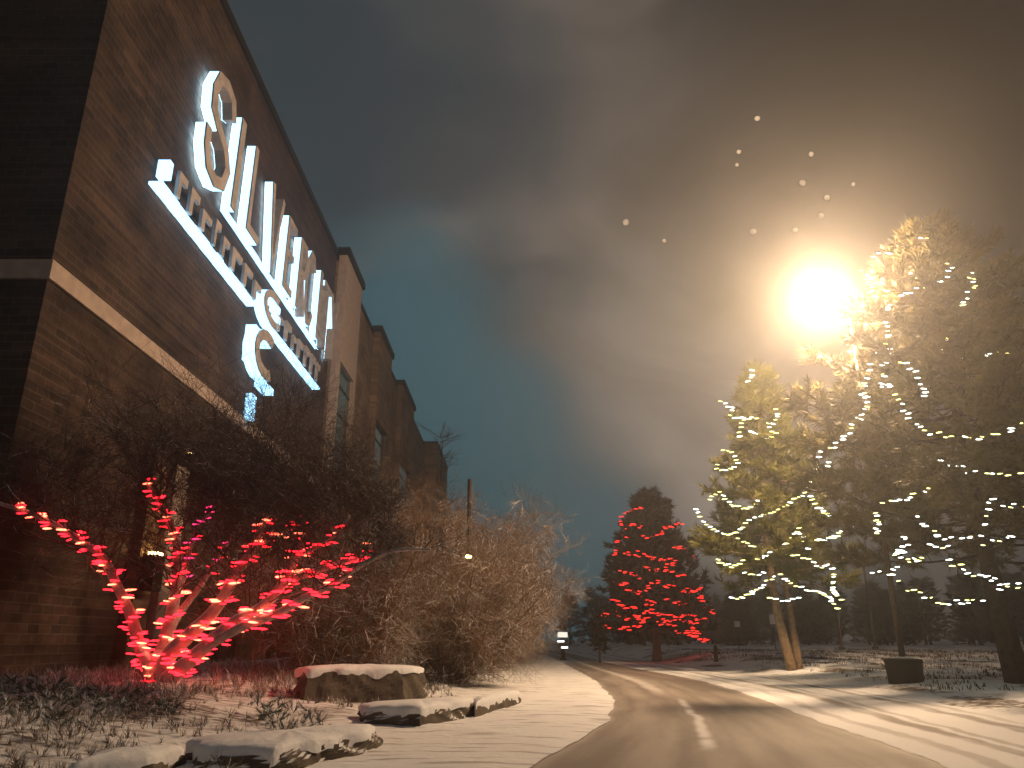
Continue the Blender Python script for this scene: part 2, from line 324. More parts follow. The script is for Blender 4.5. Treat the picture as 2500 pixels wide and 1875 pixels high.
def verge_fn(t, b):
    g = NB(t); uv = g.n('ShaderNodeUVMap').outputs[0]; sp = g.n('ShaderNodeSeparateXYZ'); t.links.new(uv, sp.inputs[0]); u = sp.outputs['X']
    wob = g.noise(uv, 1.0, 3, (.3, .10, 1)); n1 = g.noise(uv, 1.0, 6, (2.5, .35, 1)); n3 = g.noise(uv, 9, 5)
    u2 = g.m('ADD', u, g.m('MULTIPLY', g.m('SUBTRACT', wob, .5), 1.1))
    tr = None
    for c0, wd, k in ((.55, .16, .45), (1.25, .20, .8), (1.62, .12, .5), (2.55, .20, .75), (2.95, .12, .4)):
        s = g.m('MULTIPLY', g.m('SUBTRACT', 1.0, g.rng(g.m('ABSOLUTE', g.m('SUBTRACT', u2, c0)), wd * .35, wd)), k)
        tr = s if tr is None else g.m('MAXIMUM', tr, s)
    tr = g.m('MULTIPLY', tr, g.rng(n1, .30, .60, .35, 1.0))
    col = g.mix(tr, SNOW, (.20, .16, .13))
    col = g.mix(g.rng(n3, .62, .72, 0, .35), col, (.5, .46, .42))
    g.put(b.inputs['Base Color'], col)
    g.bump(b, g.m('ADD', g.m('MULTIPLY', tr, -1.0), g.m('MULTIPLY', n1, .35)), .7, .05)
def snow_fn(sc, lo, hi, dirt):
    def fn(t, b):
        g = NB(t); c = g.n('ShaderNodeTexCoord').outputs['Object']
        n1 = g.noise(c, sc, 8, (1, .6, 1)); n2 = g.noise(c, 7, 6)
        f = g.rng(g.m('ADD', g.m('MULTIPLY', n1, .7), g.m('MULTIPLY', n2, .3)), lo, hi)
        g.put(b.inputs['Base Color'], g.mix(f, SNOW, dirt)); g.bump(b, g.m('ADD', n1, g.m('MULTIPLY', n2, .4)), .6, .05)
    return fn
def left_fn(t, b):
    g = NB(t); uv = g.n('ShaderNodeUVMap').outputs[0]; c = g.n('ShaderNodeTexCoord').outputs['Object']; sp = g.n('ShaderNodeSeparateXYZ'); t.links.new(uv, sp.inputs[0]); u = sp.outputs['X']
    n1 = g.noise(c, 1.1, 8, (1, .5, 1)); n2 = g.noise(c, 8, 6, (.5, 1.6, 1)); n3 = g.noise(c, 2.6, 5, (.35, 1.8, 1))
    s = g.m('ADD', g.m('MULTIPLY', n1, .5), g.m('MULTIPLY', n2, .5))
    far = g.rng(u, 2.5, 5.5)
    f = g.m('MAXIMUM', g.m('MULTIPLY', g.rng(s, .50, .60), far), g.m('MULTIPLY', g.rng(n3, .53, .66), .5))
    g.put(b.inputs['Base Color'], g.mix(f, SNOW, (.10, .07, .045))); g.bump(b, g.m('ADD', n1, g.m('MULTIPLY', n2, .6)), .8, .06)
M['road'] = uvmat('slushy_asphalt', road_fn, .6)
M['verge'] = uvmat('rutted_snow', verge_fn, .75)
M['leftsnow'] = uvmat('garden_snow', left_fn, .8)
M['field'] = uvmat('patchy_snow', snow_fn(.55, .51, .63, (.085, .06, .04)), .85)
M['farsnow'] = uvmat('far_snow', snow_fn(.1, .5, .65, (.2, .17, .14)), .85)
TL = list(np.concatenate([np.arange(0, 10, .2), [10.5, 11.5, 13, 16, 20, 26, 34]]))
TR = [VW + x for x in np.concatenate([np.arange(0, 6, .3), [6.5, 7.5, 9, 12, 16, 22, 30, 42, 60, 90]])]
TV = list(np.linspace(0, VW, 14))
ribbon('flower_bed', lambda y: TL, lambda t, y: xl(y) - t, hl, M['leftsnow'])
ribbon('road', lambda y: list(np.linspace(0, 1, 13)), lambda t, y: xl(y) + (xr(y) - xl(y)) * t, lambda t, y: .004 + .03 * math.sin(math.pi * t), M['road'])
ribbon('verge', lambda y: TV, lambda t, y: xr(y) + t, hr, M['verge'])
ribbon('field', lambda y: TR, lambda t, y: xr(y) + t, hr, M['field'])
g_ = MB(); g_.v = [(-700, -700, -.07), (700, -700, -.07), (700, 700, -.07), (-700, 700, -.07)]; g_.f = [(0, 1, 2, 3)]
o = g_.build('ground', M['farsnow']); o['kind'] = 'structure'

# ------------------------------------------------------------------ the brick building
D = 10.0; WX = -D; Y0 = on_x(82, 700, WX).y; Y1 = 84.0; ROOF = CAMH + 2.103 * D - .35
bld = empty('brick_building', (WX, Y0, 0), 'long tall dark brick building with a pale stone band, lit sign high on its wall', 'building')
def bpart(mb, name, m, smooth=False, parent=None): return mb.build(name, m, parent or bld, smooth, off=(WX, Y0, 0))
pil = []                                            # pilasters: near edge, far edge (metres along the wall)
for x0, y0_, x1, y1_ in ((745, 590, 779, 640), (818, 745, 845, 780), (868, 855, 893, 895)):
    pil.append((on_x(x0, y0_, WX + .55).y, on_x(x1, y1_, WX + .55).y))
w_ = MB()
w_.box(-60, WX, Y0, Y1, 0, ROOF); bpart(w_, 'wall', M['brick'])
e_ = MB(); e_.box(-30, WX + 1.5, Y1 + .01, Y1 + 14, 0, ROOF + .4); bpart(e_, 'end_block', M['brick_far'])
c_ = MB(); c_.box(-60.1, WX + .10, Y0 - .10, Y1 - .02, ROOF + .003, ROOF + .35); c_.box(-30, WX + 1.6, Y1 - .01, Y1 + 14.1, ROOF + .403, ROOF + .7); bpart(c_, 'roof_coping', M['coping'])
zb = (on_x(110, 572, WX).z + on_x(110, 600, WX).z) / 2; bh = .22
b_ = MB(); yb = on_x(425, 850, WX).y + 6
b_.box(WX + .004, WX + .09, Y0 - .09, yb + 10, zb - bh, zb + bh); b_.box(-60, WX + .003, Y0 - .09, Y0 - .002, zb - bh, zb + bh); bpart(b_, 'stone_band', M['stone'])
# bays of lighter masonry between the pilasters
ya = pil[0][0]
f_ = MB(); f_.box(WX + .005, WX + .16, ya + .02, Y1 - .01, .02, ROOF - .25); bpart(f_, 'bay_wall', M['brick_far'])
for i, (a, b) in enumerate(pil):
    p_ = MB(); zt = ROOF + .08
    zw = CAMH + (on_x(742, 790, WX + .6).z - CAMH)
    p_.box(WX + .165, WX + .62, a, b, zw, zt); p_.box(WX + .165, WX + .62, b - .5, b, 0, zw - .003); p_.box(WX + .165, WX + .62, a, a + .35, 0, zw - .003)
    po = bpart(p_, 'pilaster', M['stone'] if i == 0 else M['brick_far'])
    k_ = MB(); k_.box(WX + .1, WX + .78, a - .18, b + .12, zt + .003, zt + .42); k_.build('cap', M['coping'], po, off=(WX, Y0, 0))
    wn_ = MB(); wn_.box(WX + .17, WX + .40, a + .36, b - .51, 2.2, zw - .006); wo_ = bpart(wn_, 'window', M['teal_glass'])
    fr = MB()
    for z in np.arange(2.2, zw, 1.55): fr.box(WX + .401, WX + .45, a + .36, b - .51, z, z + .07)
    fr.build('window_frame', M['frame'], wo_, off=(WX, Y0, 0))
# narrow vertical pilaster strips by the entrance, low on the near wall
for dx in (300, 352):
    q = on_x(dx, 1280, WX + .2); s_ = MB(); s_.box(WX + .01, WX + .30, q.y - .45, q.y + .45, 0, 6.1); bpart(s_, 'buttress', M['stone'] if dx == 352 else M['brick_far'])
dn = MB(); qy = on_x(560, 1200, WX).y; dn.box(WX + .005, WX + .2, qy - 1.6, qy + 1.6, 0, 5.2); bpart(dn, 'doorway', M['brick_far'])

# ------------------------------------------------------------------ wall lights
def wall_lamp(p, label, s=1.0, amber=False):
    t = empty('wall_lamp', p, label, 'wall lamp', 'lamps on the brick wall')
    b = MB(); b.box(.0, .10 * s, -.10 * s, .10 * s, -.30 * s, .34 * s); b.box(.10 * s, .34 * s, -.22 * s, .22 * s, -.42 * s, .26 * s); b.box(.08 * s, .37 * s, -.25 * s, .25 * s, .262 * s, .30 * s)
    b.build('housing', M['iron'], t)
    g = MB(); g.box(.14 * s, .30 * s, -.17 * s, .17 * s, .303 * s, .37 * s); g.build('lens', M['amber'], t)
q = on_x(312, 1232, WX + .35); wall_lamp((WX + .305, q.y, q.z), 'dark boxy wall lamp between the red lit branches, throwing warm light up the wall', 1.25)
q = on_x(425, 995, WX + .35); wall_lamp((WX + .02, q.y, q.z), 'small amber wall lamp seen through the dark twigs above the red lights', .6)

# ------------------------------------------------------------------ the lit sign: channel letters, grey faces and glowing returns
LP = .44                                            # how far faces stand off the wall
sy0 = on_x(440, 280, WX + LP).y
zbase = CAMH + 1.455 * (D - LP); ztop = CAMH + 1.842 * (D - LP); CH = ztop - zbase
sign = empty('lit_sign', (WX, sy0, zbase), 'large white backlit letter sign mounted high along the dark brick wall', 'sign')
def extrude(poly, x0, x1, mbs, mbf, mbb, low=True):
    """poly in (y, z), counter-clockwise; returns -> mbs, front -> mbf"""
    n = len(poly); y0 = min(p[0] for p in poly); wd = max(p[0] for p in poly) - y0; z0 = min(p[1] for p in poly); hh = max(p[1] for p in poly) - z0
    for i in range(n):
        j = (i + 1) % n; (ya, za), (yb, zb_) = poly[i], poly[j]; ny, nzv = (zb_ - za), -(yb - ya); l = math.hypot(ny, nzv) + 1e-9
        lit = (ny / l < -.25 and min(ya, yb) - y0 < .34 * wd + .02) or (low and nzv / l < -.6 and (za + zb_) / 2 - z0 < .12 * hh)
        q = mbs if lit or mbb is None else mbb; k = len(q.v)
        q.v += [(x0, ya, za), (x0, yb, zb_), (x1, yb, zb_), (x1, ya, za)]; q.f.append((k, k + 1, k + 2, k + 3))
    k = len(mbf.v); mbf.v += [(x1, y, z) for y, z in poly] + [(x1 + .05, y, z) for y, z in poly]
    for i in range(n): j = (i + 1) % n; mbf.f.append((k + i, k + j, k + j + n, k + i + n))
    mbf.f.append(tuple(k + n + i for i in range(n))); mbf.f.append(tuple(k + i for i in reversed(range(n))))
def strokes(paths, w, W, H, taper=1.0):
    """thick polylines -> quads with mitred joints, in letter space (0..W, 0..H)"""
    out = []
    for P in paths:
        P = [Vector((a * W, b * H)) for a, b in P]; n = len(P); Lf = []; Rt = []
        for i, p in enumerate(P):
            d1 = (p - P[i - 1]).normalized() if i else (P[1] - p).normalized()
            d2 = (P[i + 1] - p).normalized() if i < n - 1 else d1
            n1 = Vector((-d1.y, d1.x)); n2 = Vector((-d2.y, d2.x)); m = (n1 + n2).normalized(); s = w / 2 / max(.45, m.dot(n1))
            Lf.append(p + m * s); Rt.append(p - m * s)
        out.append([tuple(q) for q in Rt] + [tuple(q) for q in reversed(Lf)])
    return out
SP = [(.92,.78),(.8,.95),(.5,1.0),(.2,.95),(.06,.78),(.1,.6),(.4,.5),(.75,.42),(.94,.26),(.82,.07),(.5,.0),(.2,.05),(.04,.2),(.02,.38)]
GL = {'S': [SP], 'I': [[(.5, 0), (.5, 1)]], 'L': [[(.12, 1), (.12, .06), (1, .06)]], 'V': [[(0, 1), (.5, .04), (1, 1)]],
      'E': [[(1, .95), (.12, .95), (.12, .05), (1, .05)], [(.25, .52), (.9, .52)]],
      'R': [[(.12, 0), (.12, .95), (.7, .95), (.9, .76), (.7, .55), (.25, .55)], [(.5, .5), (.95, 0)]],
      'C': [[(.95,.8),(.75,.96),(.45,.98),(.15,.82),(.06,.5),(.15,.18),(.45,.02),(.75,.04),(.95,.2)]],
      'T': [[(0, .95), (1, .95)], [(.5, .9), (.5, 0)]], 'Y': [[(0, 1), (.5, .5), (.5, 0)], [(1, 1), (.55, .55)]]}
yy = [on_x(x, y, WX + LP).y for x, y in ((449, 270), (508, 340), (552, 400), (588, 480), (620, 540), (660, 600), (690, 650))]
plan = [('S', yy[0], (yy[1] - yy[0]) * .82, 1.0, 0), ('I', yy[1], .62, .97, 0), ('L', yy[2] - (yy[2]-yy[1])*.22, 1.3, .95, 0), ('V', yy[3] - .3, 1.35, .93, 0), ('E', yy[4] - .2, 1.25, .90, 0),
        ('R', (yy[4] + yy[5]) / 2 + .3, 1.3, .92, 0), ('C', yy[5] + .05, 1.4, .97, 0), ('I', yy[6] - .25, .5, .97, 0), ('T', yy[6] + .7, 1.4, .95, 0), ('Y', yy[6] + 2.3, 1.5, .95, 0)]
for ch, y, Wd, hf, _ in plan:
    sw = .40 if ch in 'SI' else .30
    ms, mf, mk, bk = MB(), MB(), MB(), MB()
    for k, pl in enumerate(strokes(GL[ch], sw, Wd, CH * hf)):
        pl = [(y + a, zbase + b) for a, b in pl]
        kb = len(bk.v); bk.v += [(WX + .135 + k * .003, a, b) for a, b in pl]; bk.f.append(tuple(kb + i for i in range(len(pl))))
        extrude(pl, WX + .14 + k * .003, WX + LP - k * .004, ms if k == 0 else mk, mf, mk, ch not in 'YT')
    fo = mf.build('letter', M['face'], sign, off=(WX, sy0, zbase))
    ms.build('letter_side', M['lit'], fo, off=(WX, sy0, zbase)); mk.build('letter_return', M['face'], fo, off=(WX, sy0, zbase)); bk.build('backlight', M['back'], fo, off=(WX, sy0, zbase))
# glowing baseline strip under the big letters, and the long lower line with its row of small blocks
def strip(pa, pb, h, name, x1=LP - .26, wob=0):
    a = on_x(*pa, WX + x1); b = on_x(*pb, WX + x1); z = (a.z + b.z) / 2; m = MB()
    n = 14
    for i in range(n):
        y0 = a.y + (b.y - a.y) * i / n; y1 = a.y + (b.y - a.y) * (i + 1) / n; zz = z + (wob * (1 - (i / n)) ** 2)
        m.box(WX + .02, WX + x1 - .05 * random.random(), y0, y1 - .03, zz - h / 2 + .01 * (i % 2), zz + h / 2)
    o = m.build(name, M['lit'], sign, off=(WX, sy0, zbase)); return o, a, b, z
strip((485, 455), (687, 748), .16, 'lit_strip')
o, a, b, z = strip((352, 395), (556, 660), .09, 'lit_strip', .42)
o2, a2, b2, z2 = strip((583, 700), (692, 840), .09, 'lit_strip', .42)
q1 = on_x(370, 345, WX + .42); ms = MB(); ms.box(WX + .06, WX + .40, q1.y, q1.y + .22, z + .35, q1.z); ms.build('lit_end', M['lit'], sign, off=(WX, sy0, zbase))
random.seed(3)
y = a.y + .9
while y < b2.y:
    wdt = random.uniform(.45, .95); hh = random.uniform(.65, 1.0)
    if not (b.y - .3 < y < a2.y + .2):
        mf = MB(); mf.box(WX + .30, WX + .40, y, y + wdt * .35, z + .16, z + .16 + hh); mf.box(WX + .30, WX + .398, y + wdt * .351, y + wdt, z + .16 + hh * .7, z + .16 + hh)
        mf.build('small_letter', M['face'], sign, off=(WX, sy0, zbase))
    y += wdt + .28
# round emblem where the lines cross, and the small figure hung below it
def arc(c, ry, rz, a0, a1, w, x0, x1, name, m):
    n = 12; mo = MB(); poly = []
    for i in range(n + 1):
        t = R(a0 + (a1 - a0) * i / n); poly.append((c.y + ry * math.cos(t), c.z + rz * math.sin(t)))
    for i in range(n + 1):
        t = R(a1 - (a1 - a0) * i / n); poly.append((c.y + (ry - w) * math.cos(t), c.z + (rz - w) * math.sin(t)))
    sd = MB(); extrude(poly, x0, x1, sd, mo, None)
    f = mo.build(name, M['face'], sign, off=(WX, sy0, zbase)); sd.build(name + '_side', m, f, off=(WX, sy0, zbase))
cc = on_x(592, 672, WX + .45); arc(cc, 1.3, .72, 70, 290, .3, WX + .05, WX + .45, 'round_emblem', M['lit'])
for dx, dy in ((601, 668), (601, 690)):
    q = on_x(dx, dy, WX + .4); m = MB(); m.box(WX + .1, WX + .4, q.y - .22, q.y + .3, q.z - .14, q.z + .14); m.build('lit_dot', M['lit'], sign, off=(WX, sy0, zbase))
cc = on_x(572, 768, WX + .45); arc(cc, 1.35, .95, 60, 300, .42, WX + .05, WX + .5, 'lower_emblem', M['lit'])
q0 = on_x(560, 712, WX + .4); q2 = on_x(575, 835, WX + .4)
m = MB(); m.box(WX + .06, WX + .45, q0.y - .5, q0.y - .1, q2.z + .4, q0.z); m.build('lower_stem', M['lit'], sign, off=(WX, sy0, zbase))
m = MB(); m.box(WX + .06, WX + .45, q2.y - .4, q2.y + .8, q2.z - .12, q2.z + .12); m.build('lower_bar', M['lit'], sign, off=(WX, sy0, zbase))
q3 = on_x(548, 905, WX + .4); q4 = on_x(556, 850, WX + .4)
m = MB()
for i in range(6):
    z0 = q3.z + (q4.z - q3.z) * i / 6; m.box(WX + .06, WX + .3, q3.y - .15 - .03 * (i % 2), q3.y + .35, z0, z0 + (q4.z - q3.z) / 6 * .62)
m.build('lower_reflection', M['lit'], sign, off=(WX, sy0, zbase))  # glowing blocks stand in for a reflection below the sign figure

# ------------------------------------------------------------------ bulbs and light strings
def bulb_mesh():
    m = MB(); m.lathe([(.004, -.075), (.011, -.06), (.015, -.01), (.012, .045), (.003, .082)], 6); me = bpy.data.meshes.new('bulb'); me.from_pydata(m.v, [], m.f)
    me.polygons.foreach_set('use_smooth', [True] * len(me.polygons)); return me
BM = {}
def bulb_me(k):
    if k not in BM: BM[k] = bulb_mesh(); BM[k].materials.append(M[k])
    return BM[k]
def resample(P, step):
    out = [P[0].copy()]; acc = 0
    for a, b in zip(P, P[1:]):
        L_ = (b - a).length; d = step - acc
        while d <= L_: out.append(a + (b - a) * (d / L_)); d += step
        acc = L_ - (d - step)
    return out
def light_string(P, step, kinds, label, group, scale=1.0, jit=.03, wr=.004, cat='light string'):
    o0 = P[0]; t = empty('light_string', o0, label, cat, group)
    w = MB(); w.tube([p - o0 for p in P], wr, 3); w.build('wire', M['wire'], t)
    step = max(step, sum((b - a).length for a, b in zip(P, P[1:])) / 98)
    for p in resample(P, step)[:100]:
        b = bpy.data.objects.new('bulb', bulb_me(random.choice(kinds))); C.objects.link(b); b.parent = t
        j = Vector((random.uniform(-1, 1), random.uniform(-1, 1), random.uniform(-1, 1))) * jit
        b.location = p - o0 + j; b.scale = [scale * random.uniform(.8, 1.15)] * 3
        b.rotation_euler = (random.uniform(-.3, .3), 1.57 + random.uniform(-.16, .16), random.uniform(-.4, .4))
    return t

# ------------------------------------------------------------------ bare branching
def smooth_poly(P, n=4):
    out = []
    for i in range(len(P) - 1):
        a = P[max(i - 1, 0)]; b = P[i]; c = P[i + 1]; d = P[min(i + 2, len(P) - 1)]
        for k in range(n):
            t = k / n; out.append(.5 * ((2 * b) + (c - a) * t + (2 * a - 5 * b + 4 * c - d) * t * t + (3 * b - a - 3 * c + d) * t ** 3))
    out.append(P[-1]); return out
def grow(mb, p, d, ln, r, depth, spread=.6, up=.15, kids=(3, 4), mincull=.003, lim=None):
    n = 4 if depth > 0 else 3; P = [p]; q = p.copy(); dd = d.copy()
    for i in range(n):
        dd = (dd + Vector((random.gauss(0, .13), random.gauss(0, .13), random.gauss(0, .10) + up * .3))).normalized()
        q = q + dd * ln / n; P.append(q.copy())
        if lim and not lim(q): break
    m = len(P); mb.tube(P, [r * (1 - .65 * i / (m - 1)) for i in range(m)], 5 if r > .02 else 3, cap=False)
    if depth <= 0: return
    for k in range(random.randint(*kids)):
        t = random.uniform(.3, 1); i = min(m - 2, int(t * (m - 1))); s = P[i].lerp(P[i + 1], t * (m - 1) - i if t < 1 else 1)
        v = Vector((random.gauss(0, 1), random.gauss(0, 1), random.gauss(0, 1))).normalized()
        nd = (dd * (1 - spread * .5) + v * spread + Vector((0, 0, up))).normalized()
        grow(mb, s, nd, ln * random.uniform(.55, .8), max(mincull, r * .5), depth - 1, spread, up, kids, mincull, lim)

# ------------------------------------------------------------------ the small tree wound with red lights
TY = 15.2; tb = at_y(340, 1482, TY); tb.z = gz(tb.x, tb.y) - .05
rt = empty('multi_stem_tree', tb, 'bare multi stemmed tree wound with red lights in front of the dark brick wall', 'tree')
limbs = [
 ([(338,1478,0),(318,1430,0),(300,1390,.2),(283,1330,.2),(255,1270,.1),(222,1205,0),(180,1172,-.1),(130,1140,-.3),(70,1110,-.5),(-10,1085,-.7)], .085),
 ([(338,1478,0),(335,1440,0),(352,1400,.2),(372,1320,.3),(384,1240,.4),(378,1160,.5),(345,1090,.5),(318,1040,.5)], .10),
 ([(342,1478,0),(362,1420,-.1),(410,1370,-.1),(462,1320,-.1),(505,1250,-.1),(545,1185,0),(572,1130,0),(600,1080,.1)], .105),
 ([(352,1400,.2),(385,1330,.7),(430,1270,.9),(470,1205,1.0),(500,1160,1.1),(520,1110,1.1)], .055),
 ([(372,1320,.3),(392,1260,.6),(412,1180,.7),(440,1120,.7),(475,1080,.8)], .05),
 ([(345,1478,0),(385,1448,-.3),(440,1400,-.4),(505,1345,-.5),(570,1308,-.5),(615,1255,-.5),(640,1200,-.5),(665,1150,-.4),(700,1090,-.4)], .10),
 ([(440,1400,-.4),(520,1355,-.7),(600,1325,-.8),(660,1290,-.9),(720,1262,-1.0),(780,1220,-1.1),(850,1190,-1.2),(930,1187,-1.3)], .06),
 ([(615,1255,-.5),(680,1235,-.6),(735,1215,-.7),(790,1192,-.8),(850,1120,-.8)], .045),
 ([(545,1185,0),(590,1160,.1),(640,1135,.1),(700,1090,.2)], .035),
 ([(640,1200,-.5),(690,1180,-.4),(720,1160,-.4),(770,1110,-.3)], .035),
]
tr_mb = MB(); tw = MB(); LB = []
wallcull = lambda q: q.x > WX + .5 and q.x < -2.4 - .42 * max(0, q.z - 3.6)
for pts, r in limbs:
    P = [at_y(x, y, TY + o) for x, y, o in pts]
    if pts[0][1] > 1470: P[0] = Vector((P[0].x, P[0].y, tb.z))
    P = smooth_poly(P, 4); n = len(P); rad = [max(.018, r * 1.65 * (1 - .72 * i / (n - 1))) for i in range(n)]
    tr_mb.tube([p - tb for p in P], rad, 8); LB.append((P, rad))
    random.seed(int(r * 1000) + n)
    for k in range(int(n * 1.25)):
        i = random.randint(int(n * .45), n - 2); p = P[i]; d = (P[i + 1] - P[i - 1]).normalized()
        v = Vector((random.gauss(0, 1), random.gauss(0, .6), abs(random.gauss(.35, .6)))).normalized()
        grow(tw, p - tb, (d * .5 + v * .8).normalized(), random.uniform(.8, 1.7), .016, 3, .75, .08, (3, 4), .0035, lambda q: wallcull(q + tb))
# upper crown reaching over the sign's foot and along the wall
random.seed(21)
for k in range(80):
    P, rad = LB[random.choice([0, 1, 2, 3, 4, 5, 7, 8, 9])]; p = P[-random.randint(1, 5)]
    d = Vector((random.gauss(.1, .8), random.gauss(.1, .5), 1.0)).normalized()
    grow(tw, p - tb, d, random.uniform(1.1, 2.1), .02, 3, .7, .05, (3, 5), .004, lambda q: wallcull(q + tb))
tr_mb.build('trunk', M['bark'], rt, smooth=True); tw.build('crown', M['twig'], rt)
print('red tree twig faces', len(tw.f))
where = ['far left limb', 'upright limb beside the wall lamp', 'middle limb leaning right', 'thin rear limb behind the middle one', 'short rear limb near the upright limb', 'stout right limb',
         'lowest right limb', 'side shoot reaching to the right', 'small fork off the middle limb', 'small fork off the stout right limb']
vis = [(0,.97,1), (.02,1,1.0), (.03,.93,1.0), (.5,.8,.35), (.3,.98,.6), (.1,.90,1.0), (.15,.72,1.0), (.1,.85,1.0), (.1,.9,.8), (.1,.9,.8)]
for i, (P, rad) in enumerate(LB):
    random.seed(100 + i); a, b, dens = vis[i]; n = len(P); P2 = P[int(a * n):max(int(b * n), int(a * n) + 3)]; rr = rad[int(a * n):]
    Q = []; ang = random.uniform(0, 6)
    R2 = resample(P2, .05)
    for k, p in enumerate(R2):
        j = min(len(P2) - 2, int(k / len(R2) * len(P2))); d = (P2[j + 1] - P2[j]).normalized(); u = d.orthogonal().normalized(); v = d.cross(u)
        ang += .75; r = rr[min(j, len(rr) - 1)] + .06
        Q.append(p + (u * math.cos(ang) + v * math.sin(ang)) * r)
    light_string(Q, .125 / max(dens, .5), ['red', 'redhot', 'red', 'red'] if i not in (3, 4) else ['magenta', 'red'], 'red string wound round the ' + where[i] + ' of the bare tree', 'red strings on the bare tree', 1.25, .04)

# ------------------------------------------------------------------ tall bare shrubs between building and road
def big_shrub(x, y, h, r, label, seed, name='bare_shrub', m='twig_brown', dens=1.0):
    random.seed(seed); z = gz(x, y) - .05; t = empty(name, (x, y, z), label, 'shrub', 'bare shrubs beside the road')
    st, tw = MB(), MB()
    for k in range(int(15 * dens)):
        a = random.uniform(0, 6.28); s = random.uniform(.05, .35)
        p = Vector((math.cos(a) * s, math.sin(a) * s, 0)); lean = random.uniform(.1, 1.0)
        P = [p]; d = Vector((math.cos(a) * lean, math.sin(a) * lean, 1)).normalized(); ln = h * random.uniform(.6, .92); q = p.copy()
        for i in range(8):
            d = (d + Vector((math.cos(a) * .05 * r / h + random.gauss(0, .07), math.sin(a) * .05 + random.gauss(0, .07), -.02))).normalized(); q = q + d * ln / 8; P.append(q.copy())
        st.tube(P, [.05 * (1 - .8 * i / 8) for i in range(9)], 5)
        for i in range(1, 9):
            for c in range(3):
                v = Vector((random.gauss(0, 1), random.gauss(0, 1), random.gauss(.1, .6))).normalized()
                grow(tw, P[i], (d * .3 + v).normalized(), random.uniform(.6, 1.3) * (h / 6) ** .5, .011, 2, .8, .02, (5, 7), .0046, lambda q: q.z > .1)
    st.build('stems', M[m], t); tw.build('crown', M[m], t); return t
sh = [(-3.9, 19.0, 4.6, 2.4, 'dark bare shrub behind the big square rock'), (-4.6, 24.0, 6.4, 2.8, 'tall bare shrub nearest the brick wall, behind the red lit tree'), (-1.6, 23.0, 4.6, 2.2, 'brown bare shrub spreading low at the inner edge of the snowy bend'),
      (-2.4, 29.0, 7.6, 2.9, 'tallest brown shrub with a small yellow lamp showing through'), (-1.2, 35.0, 8.0, 2.6, 'brown bare shrub right of the yellow lamp'), (-.4, 43.0, 8.0, 2.6, 'brown shrub near the far end of the row'), (.2, 52.0, 6.9, 2.3, 'last and smallest looking brown shrub of the row by the road'), (-5.8, 33.0, 7.2, 2.8, 'shrub deep behind the row, against the building')]
for i, (x, y, h, r, lb) in enumerate(sh): big_shrub(x, y, h, r, lb, 50 + i, dens=1.4 if y < 30 else 1.15)

# bare tree by the far end of the building
random.seed(9); bp = Vector((-6.6, 66, gz(-6.6, 66))); t = empty('bare_tree', bp, 'tall bare tree standing beyond the far end of the brick building', 'tree')
tk, tw = MB(), MB(); P = [Vector((0, 0, 0)), Vector((.1, 0, 5)), Vector((0, .1, 11)), Vector((.3, 0, 15)), Vector((.4, 0, 18.5))]; tk.tube(P, [.22, .18, .11, .06, .02], 7)
for k in range(26):
    z = random.uniform(8, 18.3); a = random.uniform(0, 6.28); grow(tw, Vector((.2, 0, z)), Vector((math.cos(a), math.sin(a), random.uniform(.1, .7))).normalized(), random.uniform(1.6, 3) * (1.2 - z / 30), .04, 2, .6, .1, (3, 5), .01)
tk.build('trunk', M['bark_dark'], t); tw.build('crown', M['twig'], t)

